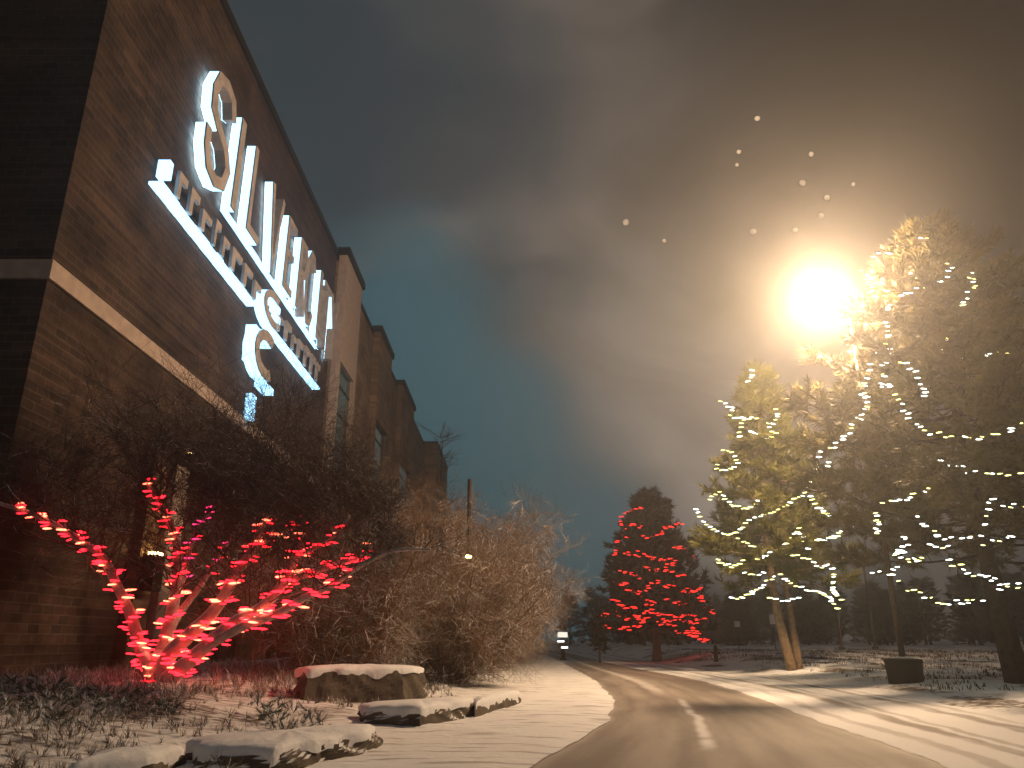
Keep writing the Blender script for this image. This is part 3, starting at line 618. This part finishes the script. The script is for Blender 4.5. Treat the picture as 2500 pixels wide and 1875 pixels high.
# ------------------------------------------------------------------ pines
def tuft(V, F, p, d, ln, nn, wd):
    """one bottle-brush of needles round a twig tip"""
    u = d.orthogonal().normalized(); v = d.cross(u)
    for i in range(nn):
        a = random.uniform(0, 6.283); s = random.uniform(.15, 1.0); b = p - d * ln * random.uniform(-.1, .9)
        q = (d * random.uniform(.5, 1) + (u * math.cos(a) + v * math.sin(a)) * s).normalized(); c = q.cross(d)
        c = c.normalized() * wd if c.length > 1e-4 else u * wd
        tip = b + q * ln * random.uniform(.7, 1.15); n = len(V)
        V.append(tuple(b - c)); V.append(tuple(b + c)); V.append(tuple(tip)); F.append((n, n + 1, n + 2))
def pine(name, base, H, prof, label, seed, nb, m_needle, m_bark, trunks, tl=.26, nn=15, wd=.012, tw_n=9, up=.25, z0=.25, asym=None, cat='tree', group=None):
    random.seed(seed); t = empty(name, base, label, cat, group); tk = MB()
    for P, rr in trunks: tk.tube(smooth_poly([Vector(p) for p in P], 4), [rr * (1 - .8 * i / (len(P) * 4 - 4)) for i in range(len(P) * 4 - 3)], 9)
    V = []; F = []; br = MB()
    for k in range(nb):
        f = z0 + (1 - z0) * ((k + random.random()) / nb) ** .9; a = k * 2.399 + random.uniform(-.3, .3)
        rad = prof(f) * random.uniform(.62, 1.16) * (asym(a, f) if asym else 1)
        if rad < .15: rad = .15
        d = Vector((math.cos(a), math.sin(a), 0)); p0 = Vector((0, 0, f * H))
        P = []; sl = random.uniform(-.12, .12)
        for i in range(6):
            s = i / 5; P.append(p0 + d * rad * s + Vector((random.gauss(0, .04) * rad * s, random.gauss(0, .04) * rad * s, rad * (up * (s * s) - .12 * s + sl * s))))
        br.tube(P, [max(.012, .06 * (1 - f * .6)) * (1 - .8 * i / 5) for i in range(6)], 4, cap=False)
        for j in range(int(tw_n * max(.45, min(1.7, rad / 2.5)))):
            s = random.uniform(.22, 1) ** .8; i = min(4, int(s * 5)); q = P[i].lerp(P[i + 1], s * 5 - i)
            v = (d * .7 + Vector((random.gauss(0, .7), random.gauss(0, .7), random.gauss(.25, .4)))).normalized(); tln = random.uniform(.3, .8) * (1.15 - .4 * s) * min(1.2, .5 + rad / 4)
            e = q + v * tln; br.tube([q, e], [.012, .005], 3, cap=False)
            for c in range(5):
                tt = q.lerp(e, random.uniform(.35, 1.05)); w_ = (v + Vector((random.gauss(0, .55), random.gauss(0, .55), random.gauss(.25, .35)))).normalized()
                e2 = tt + w_ * random.uniform(.05, .28); tuft(V, F, e2, w_, tl * random.uniform(.7, 1.2), nn, wd)
        tuft(V, F, P[-1], d, tl, nn, wd)
    tk.build('trunk', M[m_bark], t, smooth=True); br.build('branches', M[m_bark], t)
    mb = MB(); mb.v = V; mb.f = F; mb.build('crown', M[m_needle], t); print(name, len(F)); return t
# centre pine, yellow and white lights
AY = 31.0; pa = at_y(1705, 1440, AY); pa.z = gz(pa.x, pa.y) - .1; HA = at_y(1640, 800, AY).z - pa.z
profA = lambda f: 3.5 * (max(0, 1 - f) ** .62) * min(1, (f - .18) * 5 + .45)
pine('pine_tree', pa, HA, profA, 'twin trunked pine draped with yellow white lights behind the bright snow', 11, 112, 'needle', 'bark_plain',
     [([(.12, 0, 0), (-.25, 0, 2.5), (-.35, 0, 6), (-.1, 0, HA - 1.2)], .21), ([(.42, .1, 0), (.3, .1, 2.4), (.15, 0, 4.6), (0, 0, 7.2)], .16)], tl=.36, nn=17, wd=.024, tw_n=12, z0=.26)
# big pine on the right, white lights
BY = 21.8; pb = at_y(2190, 1478, BY); pb.z = gz(pb.x, pb.y) - .1; HB = at_y(2010, 500, BY).z - pb.z
profB = lambda f: 5.6 * (max(0, 1 - f) ** .54) * min(1, (f - .2) * 4 + .5)
def asymB(a, f):       # its lower side limbs thin out towards the lamp, where the other pine shows
    c = math.cos(a - math.pi)
    return 1 + .22 * max(0, c) * ss(.40, .5, f) * (1 - ss(.66, .78, f)) - .12 * max(0, c) * ss(.78, .9, f)
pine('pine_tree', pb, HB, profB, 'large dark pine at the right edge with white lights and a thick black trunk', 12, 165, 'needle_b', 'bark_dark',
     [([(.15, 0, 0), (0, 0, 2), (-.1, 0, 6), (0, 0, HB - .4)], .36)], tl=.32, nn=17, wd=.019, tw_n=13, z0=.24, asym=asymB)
# far conifer with red lights
CY_ = 48.0; pc = at_y(1418, 1409, CY_); pc.z = gz(pc.x, pc.y) - .1; HC = at_y(1385, 1065, CY_).z - pc.z
profC = lambda f: 3.9 * (max(0, 1 - f) ** .55) * min(1, (f - .1) * 5 + .6)
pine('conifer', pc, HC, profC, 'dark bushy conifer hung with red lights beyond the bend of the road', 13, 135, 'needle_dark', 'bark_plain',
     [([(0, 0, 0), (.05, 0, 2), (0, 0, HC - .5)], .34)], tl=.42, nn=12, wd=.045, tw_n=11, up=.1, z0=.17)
# sapling beside it
ps = at_y(1295, 1398, 46); ps.z = gz(ps.x, ps.y)
pine('conifer', ps, 2.6, lambda f: .34 * (1 - f) ** .5, 'small narrow dark conifer left of the red lit one', 14, 40, 'needle_dark', 'bark_dark', [([(0, 0, 0), (0, 0, 2.4)], .07)], tl=.18, nn=8, wd=.03, tw_n=6, z0=.25)

def drape(pts, kind, base, prof, H, Y, push=.15):
    """lift points of a garland onto the front of a crown"""
    out = []
    for x, y in pts:
        if kind == 5: dx, dy = 1460 + .4132 * x, 973.3 + .4132 * y
        elif kind == 6: dx, dy = 1460 + .3734 * x, 442.4 + .3734 * y
        else: dx, dy = 973.3 + .4135 * x, 973.3 + .4135 * y
        YY = Y
        for _ in range(3):
            p = at_y(dx, dy, YY); f = (p.z - base.z) / H; r = prof(min(.97, max(.15, f))); l = p.x - base.x
            YY = Y - math.sqrt(max(.3, (r * .92) ** 2 - l * l)) - push
        out.append(at_y(dx, dy, YY))
    return smooth_poly(out, 3)
SA = [(5,[(100,300),(125,345),(165,400),(235,430),(290,430),(340,410),(400,360),(480,330),(560,300),(640,245),(680,210),(690,180),(720,130),(760,60)],'longest garland, swooping across the upper middle'),
 (5,[(175,260),(205,220),(240,225),(290,280),(350,298),(410,285),(460,240)],'small dip at the upper left'),
 (5,[(680,215),(720,265),(760,310),(820,350),(900,375),(920,395),(870,425),(820,455),(740,465)],'hook at the right side'),
 (5,[(330,465),(400,495),(430,520)],'short slant left of the trunk'),
 (5,[(640,400),(580,480),(520,515),(450,560),(410,575)],'slant crossing the trunk'),
 (5,[(220,575),(270,600),(330,605),(350,570)],'short bow at the left edge'),
 (5,[(655,430),(680,490),(700,530)],'short drop right of the trunk'),
 (5,[(290,775),(340,770),(400,740),(460,700),(520,655),(550,655),(600,690),(680,725),(760,745),(800,770),(850,835)],'lowest garland, peaked over the two trunks'),
 (5,[(610,550),(690,565),(740,605),(800,600),(830,640),(820,700),(840,760),(880,780)],'line dropping to the lower right corner'),
 (5,[(355,640),(420,645),(480,630)],'short level run at the lower left'),
 (5,[(500,775),(560,780),(660,770)],'sparse run between the trunks'),
 (6,[(440,955),(435,990),(405,1040)],'three bulbs at the very top'),
 (6,[(255,1140),(300,1160),(330,1180),(310,1210),(360,1230),(430,1235),(490,1228)],'zigzag near the top'),
 (6,[(395,1240),(370,1280),(365,1345)],'short hang near the top'),
 (6,[(580,1185),(580,1250),(530,1270),(575,1320),(550,1345),(480,1335),(430,1305)],'loop at the upper right'),
 (6,[(270,1425),(330,1435),(350,1480),(340,1525),(250,1535),(235,1490)],'square loop at the upper left')]
for i, (k, pts, lb) in enumerate(SA):
    random.seed(200 + i); light_string(drape(pts, k, pa, profA, HA, AY), .19, ['white', 'yellow'] if i % 2 == 0 else ['yellow', 'yellow', 'white'], 'string on twin trunked pine: ' + lb, 'yellow white strings on the middle pine', 1.25, .05)
SB = [(6,[(1080,375),(1110,400),(1180,440),(1225,570),(1225,640),(1228,720),(1225,760),(1220,835),(1205,915),(1190,955),(1200,990),(1190,1025),(1235,1070),(1290,1135),(1340,1210),(1400,1265),(1430,1290),(1500,1330),(1560,1335),(1650,1352),(1720,1345),(1810,1335),(1860,1322),(1940,1300),(2014,1260)],'longest garland, falling beside the lamp then swinging right'),
 (6,[(1150,855),(1130,890),(1110,955),(1105,1015),(1085,1090),(1100,1120),(1100,1190),(1090,1225),(1030,1250),(975,1355),(890,1410),(840,1460),(900,1530)],'line dropping down the left side below the lamp'),
 (6,[(1345,220),(1400,200),(1465,203)],'topmost short run'),(6,[(1150,290),(1200,280),(1270,275)],'short run above right of the lamp'),
 (6,[(1365,408),(1420,415),(1460,430),(1440,465),(1500,460),(1560,405),(1600,365),(1550,348)],'bright loop near the top'),
 (6,[(1300,530),(1345,510),(1420,480)],'small slant right of the lamp'),(6,[(1710,385),(1725,462),(1700,503),(1650,575),(1650,592)],'short hang at the upper right'),
 (6,[(1575,765),(1550,820),(1540,860)],'three bulb hang in the middle'),(6,[(1620,853),(1645,910),(1650,930)],'short hang beside the middle one'),
 (6,[(1800,888),(1860,862),(1920,845)],'short level run at the right'),(6,[(1315,902),(1380,968),(1460,1135)],'sparse diagonal above the long swag'),
 (6,[(1530,1480),(1640,1510),(1730,1545),(1820,1545),(1870,1545),(1910,1568),(2014,1556)],'level garland under the long swag'),
 (5,[(1330,205),(1255,215),(1230,235),(1150,265),(1080,275)],'slant pointing left at mid height'),(5,[(1055,325),(1050,375),(1062,410),(1065,440)],'short drop at the left tip'),
 (5,[(1260,350),(1285,380),(1330,398),(1370,445),(1460,460),(1550,445),(1590,445)],'shallow bow in the lower middle'),(5,[(1320,487),(1390,495),(1460,500)],'short level run under the bow'),
 (5,[(1190,460),(1200,495),(1180,520),(1155,555),(1170,575),(1150,610),(1130,655),(1180,692)],'wavy hang above the lamp post base'),(5,[(1040,625),(1080,645),(1140,640)],'short bow at the lower left'),
 (5,[(1210,575),(1290,563)],'pair of bulbs right of the wavy hang'),(5,[(1410,578),(1490,612),(1540,637),(1640,668),(1700,690),(1770,705),(1820,705)],'long slant at the lower right'),
 (5,[(1205,735),(1250,738),(1310,760),(1370,790),(1460,795),(1540,785),(1600,770)],'lowest garland, a wide shallow bow'),(5,[(1860,290),(1730,290),(1660,262),(1630,285),(1625,315),(1615,385)],'hook by the right edge at mid height'),
 (5,[(1610,490),(1690,470),(1785,435)],'rising slant at the right'),(5,[(1700,728),(1760,715)],'pair of bulbs at the lower right')]
for i, (k, pts, lb) in enumerate(SB):
    random.seed(300 + i); light_string(drape(pts, k, pb, profB, HB, BY), .17, ['white', 'white', 'yellow'] if i < 20 else ['white', 'yellow'], 'string on large right pine: ' + lb, 'white strings on the right pine', .92, .07)
SC = [([(930,380),(975,400),(1010,385)],'faint short run near the top'),([(1180,500),(1230,525),(1280,560)],'slant at the upper right'),([(860,690),(900,700),(930,680)],'tiny bow at the middle left'),([(1010,600),(1060,625),(1130,620)],'run in the upper centre'),([(960,870),(1020,905),(980,880)],'small tangle left of the trunk'),([(1000,295),(960,320),(915,340),(890,370),(910,400),(915,445)],'topmost hang'),([(1205,385),(1150,395),(1100,430),(1070,470),(1030,450),(1000,430)],'tick shaped run near the top'),
 ([(865,470),(870,525),(830,565)],'short drop at the upper left'),([(915,540),(970,537),(1050,565),(1110,575),(1140,565),(1170,580),(1120,600)],'upper middle run ending in a knot'),
 ([(895,630),(950,645),(1000,668)],'short slant at the left'),([(1150,640),(1230,660)],'short slant at the right'),([(1060,685),(1120,700),(1170,718),(1160,690)],'short run in the centre'),
 ([(920,720),(1000,738),(1040,705)],'shallow bow left of centre'),([(850,785),(890,805),(920,825),(970,828),(1040,800),(1060,775),(1000,770),(960,745)],'oval loop at the left'),
 ([(1200,740),(1290,725),(1310,750),(1300,800)],'hook at the right side'),([(1130,770),(1170,795),(1250,800)],'run right of centre'),
 ([(880,935),(940,930),(1000,905),(1040,840),(1090,870),(1130,905),(1200,940),(1270,965),(1340,1000)],'lowest garland, peaked over the trunk'),
 ([(800,865),(860,845),(930,875),(1000,860),(1040,835)],'lower left wave'),([(1110,850),(1200,860),(1290,860)],'lower right level run'),([(1090,900),(1170,888),(1250,895),(1320,890)],'level run over the lowest garland'),
 ([(1270,860),(1240,900),(1260,930),(1300,980)],'drop at the lower right corner'),([(790,918),(825,918)],'pair of bulbs at the lower left tip'),([(1335,820),(1390,855)],'pair of bulbs at the right tip')]
for i, (pts, lb) in enumerate(SC):
    random.seed(400 + i); light_string(drape(pts, 4, pc, profC, HC, CY_), .20, ['redfar'], 'red string on far conifer: ' + lb, 'red strings on the far conifer', 1.7, .14, .006)

# ------------------------------------------------------------------ the bright street lamp
LY = 22.6
gp = at_y(2003, 728, LY); pt = at_y(2059, 690, LY)       # globe centre, pole top
gp = at_y(1778, 645, LY); pt = at_y(1832, 690, LY)
bx = at_y(1957, 1470, LY); bz = gz(bx.x, bx.y)
lamp = empty('street_lamp', (bx.x, bx.y, bz), 'tall street lamp with one glaring warm white globe, on a dark drum shaped base', 'street lamp')
off = Vector((bx.x, bx.y, bz))
b = MB(); b.lathe([(.45, -.1), (.45, .0), (.48, .50), (.50, .51), (.50, .60), (.30, .62)], 28); b.build('base', M['concrete'], lamp, smooth=False)
sc_ = MB(); sc_.lathe([(.27, .622), (.28, .635), (.20, .66), (.08, .67)], 20); sc_.build('snow_cap', M['snow_obj'], lamp, smooth=True)
pk = Vector((bx.x, bx.y, gp.z + .1))
p_ = MB(); p_.tube([(0, 0, .6), (0, 0, 4), (0, 0, pk.z - bz)], [.085, .07, .05], 12); p_.build('pole', M['pole'], lamp, smooth=True)
ar = MB(); g0 = gp - off; n = 8
ar.tube([Vector((0, 0, pk.z - bz - .05)), Vector((g0.x * .35, g0.y, g0.z + .74)), Vector((g0.x * .8, g0.y, g0.z + .80)), Vector((g0.x, g0.y, g0.z + .63))], .035, 8); ar.build('arm', M['pole'], lamp, smooth=True)
hd = MB(); hd.lathe([(.05, .53), (.22, .51), (.17, .59), (.06, .65)], 20, tuple(g0)); hd.build('cap', M['pole'], lamp, smooth=True)
gl = MB(); gl.lathe([(.50 * math.sin(R(a)), -.50 * math.cos(R(a))) for a in (6, 28, 50, 72, 90, 108, 130, 152, 174)], 14, tuple(g0)); gl.build('globe', M['lampglow'], lamp, smooth=True)

# small lamp far behind the shrubs, on a dark pole
q = at_y(1015, 1035, 27.0); t = empty('street_lamp', (q.x, 27.0, gz(q.x, 27)), 'dark wooden pole with a tiny yellow lamp, rising out of the brown shrubs', 'street lamp'); zz = gz(q.x, 27)
p_ = MB(); p_.tube([(0, 0, 0), (0, 0, q.z - zz)], [.10, .08], 8); p_.build('pole', M['bark_dark'], t)
q5 = at_y(1012, 1203, 24.6); zl = q5.z - zz
a_ = MB(); a_.tube([(0, 0, zl + .15), (q5.x - q.x, q5.y - 27 + .0, zl + .12)], .02, 6); a_.build('arm', M['iron'], t)
hh = MB(); hh.lathe([(.10, .06), (.12, .08), (.04, .14)], 12, (q5.x - q.x, q5.y - 27, zl)); hh.build('lamp_shade', M['iron'], t)
hl_ = MB(); hl_.lathe([(.02, -.05), (.09, -.03), (.10, .03), (.06, .058)], 12, (q5.x - q.x, q5.y - 27, zl)); hl_.build('bulb', M['amber'], t)

# ------------------------------------------------------------------ rocks
def rock(pts, z0, h, label, seed, name='boulder', capw=.05):
    """pts: outline on the ground, in metres; a split-faced slab with a snow cushion"""
    random.seed(seed); c = Vector((sum(p[0] for p in pts) / len(pts), sum(p[1] for p in pts) / len(pts), 0)); t = empty(name, (c.x, c.y, z0), label, 'rock', 'rocks along the flower bed')
    V = []; F = []; P = []
    n = len(pts)
    for i in range(n):
        a = Vector(pts[i]); b = Vector(pts[(i + 1) % n]); k = max(2, int((b - a).length / .09))
        for j in range(k): P.append(a.lerp(b, j / k))
    m = len(P); lay = 12
    for l in range(lay):
        s = l / (lay - 1)
        for p in P:
            d = Vector((p.x - c.x, p.y - c.y)); r = 1 + .09 * nz(p.x * 2.2, p.y * 2.2 + s * 2, 1.0, seed) + .06 * nz(p.x * 6, p.y * 6 + s * 5, 1, seed) + .02 * nz(p.x * 17, p.y * 17 + s * 19, 1, seed) - .09 * s * s
            top = 1 + .10 * nz(p.x, p.y, .9, seed + 4)
            V.append((d.x * r, d.y * r, -.15 + (h * top + .15) * s + .02 * nz(p.x * 3, p.y * 3, 1, seed + s)))
    for l in range(lay - 1):
        for i in range(m): j = (i + 1) % m; F.append((l * m + i, l * m + j, (l + 1) * m + j, (l + 1) * m + i))
    V.append((0, 0, h)); k0 = len(V) - 1
    for i in range(m): F.append(((lay - 1) * m + i, (lay - 1) * m + (i + 1) % m, k0))
    mb = MB(); mb.v = V; mb.f = F; mb.build('stone', M['rock'], t)
    S = []; G = []
    for l, (sc, dz) in enumerate(((1.03, -.035), (1.04, .015), (.97, .055), (.75, .085), (.35, .10))):
        for i in range(m):
            v = V[(lay - 1) * m + i]; w = 1 + .05 * nz(v[0] * 4, v[1] * 4, 1, seed + 8)
            dz2 = dz + .025 * nz(v[0] * 3, v[1] * 3, 1, seed + 3) - (.03 + .20 * max(0, nz(v[0] * 3.1, v[1] * 3.1, 1, seed + 2) + .05 * nz(v[0] * 11, v[1] * 11, 1, seed)) if l == 0 else 0)
            zed = v[2] if l < 3 else v[2] * .5 + h * .5
            S.append((v[0] * sc * w, v[1] * sc * w, zed + dz2))
    for l in range(4):
        for i in range(m): j = (i + 1) % m; G.append((l * m + i, l * m + j, (l + 1) * m + j, (l + 1) * m + i))
    S.append((0, 0, h + .11)); k0 = len(S) - 1
    for i in range(m): G.append((4 * m + i, 4 * m + (i + 1) % m, k0))
    mb = MB(); mb.v = S; mb.f = G; mb.build('snow_cap', M['snow_obj'], t, smooth=True); return t
def gpt(dx, dy, z):
    a, b = ray(dx, dy); Y = (z - CAMH) / b; return Vector((a * Y, Y))
a = gpt(655, 1518, .22); b = gpt(872, 1506, .22)
rock([a, b, b + Vector((.35, .9)), a + Vector((-.5, 1.0))], .20, .52, 'large square snow topped rock beside the brown shrubs', 31)
a = gpt(780, 1560, .10); b = gpt(1010, 1545, .06)
rock([a, a + Vector((.9, -.06)), b, b + Vector((.15, .55)), a + Vector((.9, .95)), a + Vector((-.25, .7))], .06, .20, 'low middle ledge rock with crumbled snowy front', 32)
a = gpt(1025, 1545, .05); b = gpt(1125, 1518, .05)
rock([a, b, b + Vector((.0, .5)), a + Vector((-.1, .75))], .03, .17, 'small rounded rock nearest the road, nearly buried in snow', 33)
a = gpt(400, 1672, .05); b = gpt(790, 1622, .05)
rock([a, a + Vector((.8, .0)), b, b + Vector((.1, .8)), a + Vector((.6, 1.2)), a + Vector((-.4, 1.0))], .03, .20, 'long flat snow covered rock closest to the camera', 34)
a = gpt(120, 1700, .1); b = gpt(330, 1672, .1)
rock([a, b, b + Vector((.05, .7)), a + Vector((-.1, .8))], .05, .16, 'rock half hidden under plants at the bottom left', 35)

# ------------------------------------------------------------------ dry plants of the bed (nobody could count them)
random.seed(77); V = []; F = []
def blade(p, d, ln, wd, n0=2):
    s = Vector((-d.y, d.x, 0)); s = s.normalized() * wd if s.length > 1e-4 else Vector((wd, 0, 0)); k = len(V); m = p + d * ln * .55 + Vector((0, 0, -.0))
    e = p + d * ln + Vector((d.x, d.y, -.55)) * ln * .25
    V.extend([tuple(p - s), tuple(p + s), tuple(m + s * .8), tuple(m - s * .8), tuple(e)]); F.append((k, k + 1, k + 2, k + 3)); F.append((k + 3, k + 2, k + 4))
n = 0
while n < 3500:
    y = random.uniform(5.2, 24); t_ = random.uniform(1.5, 13)
    x = xl(y) - t_
    if x < WX + .4 and y > Y0 - .5: continue
    dn_ = .5 + .9 * nz(x, y, .55, 4) + .25 * ss(3.0, 6.0, t_) - .75 * (1 - ss(2.8, 5.2, t_))
    if random.random() > dn_: continue
    n += 1; z = gz(x, y) - .02; hgt = random.uniform(.08, .30) * (1.15 if t_ > 6 else .7)
    tuft(V, F, Vector((x, y, z + hgt * .3)), Vector((random.gauss(0, .35), random.gauss(0, .35), 1)).normalized(), hgt * .9, 26, .0045)
    if random.random() < .25:
        for k in range(4):
            a = random.uniform(0, 6.28); l = random.uniform(.2, 1.1); blade(Vector((x + random.gauss(0, .09), y + random.gauss(0, .09), z)), Vector((math.cos(a) * l, math.sin(a) * l, 1)).normalized(), hgt * random.uniform(.9, 1.5), .005)
mb = MB(); mb.v = V; mb.f = F; o = mb.build('ground_cover', M['grassbrown']); tag(o, 'snow dusted dry plants and grasses covering the bed at lower left', 'plants', kind='stuff')
# evergreen mat in the near left corner
V = []; F = []
class _: pass
random.seed(78)
vv, ff = [], []
for k in range(1900):
    y = random.uniform(6.0, 12.5); x = random.uniform(-9.5, -2.6)
    if nz(x, y, .7, 12) < -.10 + .25 * ss(-4.5, -2.6, x): continue
    z = gz(x, y); d = Vector((random.gauss(0, .8), random.gauss(0, .8), random.uniform(.2, 1))).normalized(); tuft(vv, ff, Vector((x, y, z + random.uniform(.03, .30) * (.6 + nz(x, y, 1.1, 3)))), d, .13, 26, .0055)
M['juniper'] = snowy('snowy_juniper', (.10, .13, .09), (.05, .07, .045), 2.2, (.20, .50))
mb = MB(); mb.v = vv; mb.f = ff; o = mb.build('ground_cover', M['juniper']); tag(o, 'low grey green juniper with frost at the bottom left corner', 'plants', kind='stuff')
# dry grass of the dark bank behind the verge
random.seed(79); V = []; F = []
for k in range(3600):
    y = random.uniform(19, 60); t_ = random.uniform(VW + 1.4, VW + 22); x = xr(y) + t_
    if nz(x, y, .35, 6) < -.12: continue
    z = gz(x, y) - .02
    for j in range(5):
        a = random.uniform(0, 6.28); l = random.uniform(.2, .9); blade(Vector((x + random.gauss(0, .1), y + random.gauss(0, .1), z)), Vector((math.cos(a) * l, math.sin(a) * l, 1)).normalized(), random.uniform(.08, .22), .012)
M['drygrass'] = mat('dry_grass', (.10, .068, .04), .9, noise=((.05, .035, .022), .8))
mb = MB(); mb.v = V; mb.f = F; o = mb.build('dry_grass', M['drygrass']); tag(o, 'dark brown dead grass poking through the snow behind the verge', 'grass', kind='stuff')

# ------------------------------------------------------------------ far things
q = at_y(1216, 1402, 52.0); zg = gz(q.x, 52); t = empty('marker_post', (q.x, 52, zg), 'dark post with pale square plate and two white bands at the road end', 'post')
mb = MB(); mb.box(-.13, .13, -.09, .09, 0, 1.25); mb.box(-.34, .34, -.06, .06, .62, 1.22); mb.box(-.2, .2, -.14, .14, 0, .12); mb.build('post', M['iron'], t)
mb = MB(); mb.box(-.33, .31, -.12, -.065, 1.40, 1.72); mb.build('plate', M['plate'], t); mb = MB(); mb.box(-.03, .03, -.06, .02, 1.25, 1.40); mb.build('plate_bracket', M['iron'], t)
for x, z in ((-.13, 1.10), (.10, .72)): mb = MB(); mb.box(x - .22, x + .22, -.075, -.062 - .03, z, z + .11); mb.build('reflector', M['reflector'], t)
q = at_y(1545, 1398, 40.0); t = empty('fire_hydrant', (q.x, 40, gz(q.x, 40)), 'small dark hydrant standing in the snow right of the red lit conifer', 'hydrant')
mb = MB(); mb.lathe([(.14, 0), (.14, .06), (.10, .08), (.10, .55), (.12, .57), (.10, .68), (.04, .76), (.03, .8)], 14); mb.build('body', M['hydrant'], t, smooth=True)
mb = MB(); mb.tube([(-.2, 0, .42), (.2, 0, .42)], .05, 8); mb.build('nozzle', M['hydrant'], t)
for dx, dy, Y, wz, hz, lb in ((1669, 1338, 55, .45, .62, 'small white rectangular sign behind the twin trunked pine, its left trunk beside it'), (1592, 1348, 62, .42, .42, 'small pale square sign in the dark right of the red lit conifer')):
    q = at_y(dx, dy, Y); zg = gz(q.x, Y); t = empty('road_sign', (q.x, Y, zg), lb, 'sign', 'small far signs')
    mb = MB(); mb.tube([(0, 0, 0), (0, 0, q.z - zg + hz / 2)], .035, 6); mb.build('post', M['iron'], t)
    mb = MB(); mb.box(-wz / 2, wz / 2, -.06, -.037, q.z - zg - hz / 2, q.z - zg + hz / 2); mb.build('plate', M['white_sign'], t)
for dx, dy0, dy1, Y, lb in ((1790, 1180, 1380, 58, 'thin grey pole between the two lit pines, left one'), (1862, 1200, 1385, 60, 'thin grey pole between the two lit pines, right one')):
    q = at_y(dx, dy0, Y); zg = gz(q.x, Y); t = empty('lamp_pole', (q.x, Y, zg), lb, 'pole', 'thin poles behind the lit pines')
    mb = MB(); mb.tube([(0, 0, 0), (0, 0, q.z - zg)], [.10, .07], 8); mb.build('pole', M['pole'], t); mb = MB(); mb.box(-.16, .16, -.16, .16, 0, .2); mb.build('base', M['concrete'], t)
# dark wood closing the view
random.seed(90)
vv, ff = [], []; tkm = MB()
for k in range(120):
    x = -12 + k * 1.15 + random.uniform(-1, 1); y = random.uniform(84, 112); h = random.uniform(5.5, 7.5) * (1 + .25 * ss(20, 70, x)); r = h * random.uniform(.26, .36); z = .2
    if x < xr(y) + 5 and x > xl(y) - 4: continue
    tkm.tube([(x, y, z - .3), (x, y, z + h * .8)], [.2, .05], 5)
    for j in range(150):
        f = random.random() ** .8; a = random.uniform(0, 6.28); rr = r * math.sqrt(max(.04, 1 - f * .95)) * random.uniform(.5, 1.05)
        p = Vector((x + math.cos(a) * rr, y + math.sin(a) * rr, z + h * (.10 + .9 * f))); tuft(vv, ff, p, Vector((math.cos(a), math.sin(a), random.uniform(0, .6))).normalized(), .8, 7, .12)
M['wood'] = mat('far_foliage', (.035, .030, .022), .95, noise=((.02, .018, .013), .2))
mb = MB(); mb.v = vv; mb.f = ff; o = mb.build('distant_wood', M['wood']); tag(o, 'dark line of distant trees closing the view beyond the snowy field', 'woods', kind='stuff')
o2 = tkm.build('trunks', M['bark_dark'], o)
# snowflakes drifting past the lamp
fl = bpy.data.meshes.new('snowflake'); m_ = MB(); random.seed(5)
m_.lathe([(.004, -.014), (.013, -.008), (.016, .001), (.012, .009), (.003, .014)], 8)
fl.from_pydata(m_.v, [], m_.f)
M['flake'] = bpy.data.materials.new('snowflake'); M['flake'].use_nodes = True; t_ = M['flake'].node_tree; t_.nodes.clear()
tl_ = t_.nodes.new('ShaderNodeBsdfTranslucent'); tp_ = t_.nodes.new('ShaderNodeBsdfTransparent'); mx_ = t_.nodes.new('ShaderNodeMixShader'); no_ = t_.nodes.new('ShaderNodeTexNoise'); no_.inputs['Scale'].default_value = 90
rg_ = t_.nodes.new('ShaderNodeMapRange'); rg_.inputs['To Min'].default_value = .2; rg_.inputs['To Max'].default_value = .5; t_.links.new(no_.outputs['Fac'], rg_.inputs['Value']); t_.links.new(rg_.outputs[0], mx_.inputs[0])
ou_ = t_.nodes.new('ShaderNodeOutputMaterial'); t_.links.new(tp_.outputs[0], mx_.inputs[1]); t_.links.new(tl_.outputs[0], mx_.inputs[2]); t_.links.new(mx_.outputs[0], ou_.inputs[0]); tl_.inputs[0].default_value = (.85, .85, .85, 1)
fl.materials.append(M['flake'])
FL = [(1636, 256), (1596, 328), (1592, 356), (1752, 333), (1734, 395), (1843, 398), (1718, 497), (1627, 500), (1774, 466), (1352, 480), (1435, 520), (1787, 427)]
for i, (x, y) in enumerate(FL):
    o = bpy.data.objects.new('snowflake', fl); C.objects.link(o); o.location = at_y(x, y, random.uniform(9, 12)); o.rotation_euler = (random.uniform(0, 3), random.uniform(0, 3), 0); o.scale = [random.uniform(2.2, 3.2)] * 3
    tag(o, 'blurred snowflake floating in the night sky around the glaring street lamp', 'snowflake', 'snowflakes near the street lamp')

# ------------------------------------------------------------------ mist volume added to make the street lamp halo
hz = MB(); hz.box(-62, 110, -14, 130, -1.2, 27); o = hz.build('halo_haze', None); tag(o, 'thin mist added to make the halo round the street lamp', 'mist', kind='stuff')
m = bpy.data.materials.new('mist'); m.use_nodes = True; t = m.node_tree; t.nodes.clear()
pv = t.nodes.new('ShaderNodeVolumePrincipled'); pv.inputs['Color'].default_value = (.9, .9, .9, 1); pv.inputs['Density'].default_value = .0036; pv.inputs['Anisotropy'].default_value = .80
ou = t.nodes.new('ShaderNodeOutputMaterial'); t.links.new(pv.outputs[0], ou.inputs['Volume']); o.data.materials.append(m)
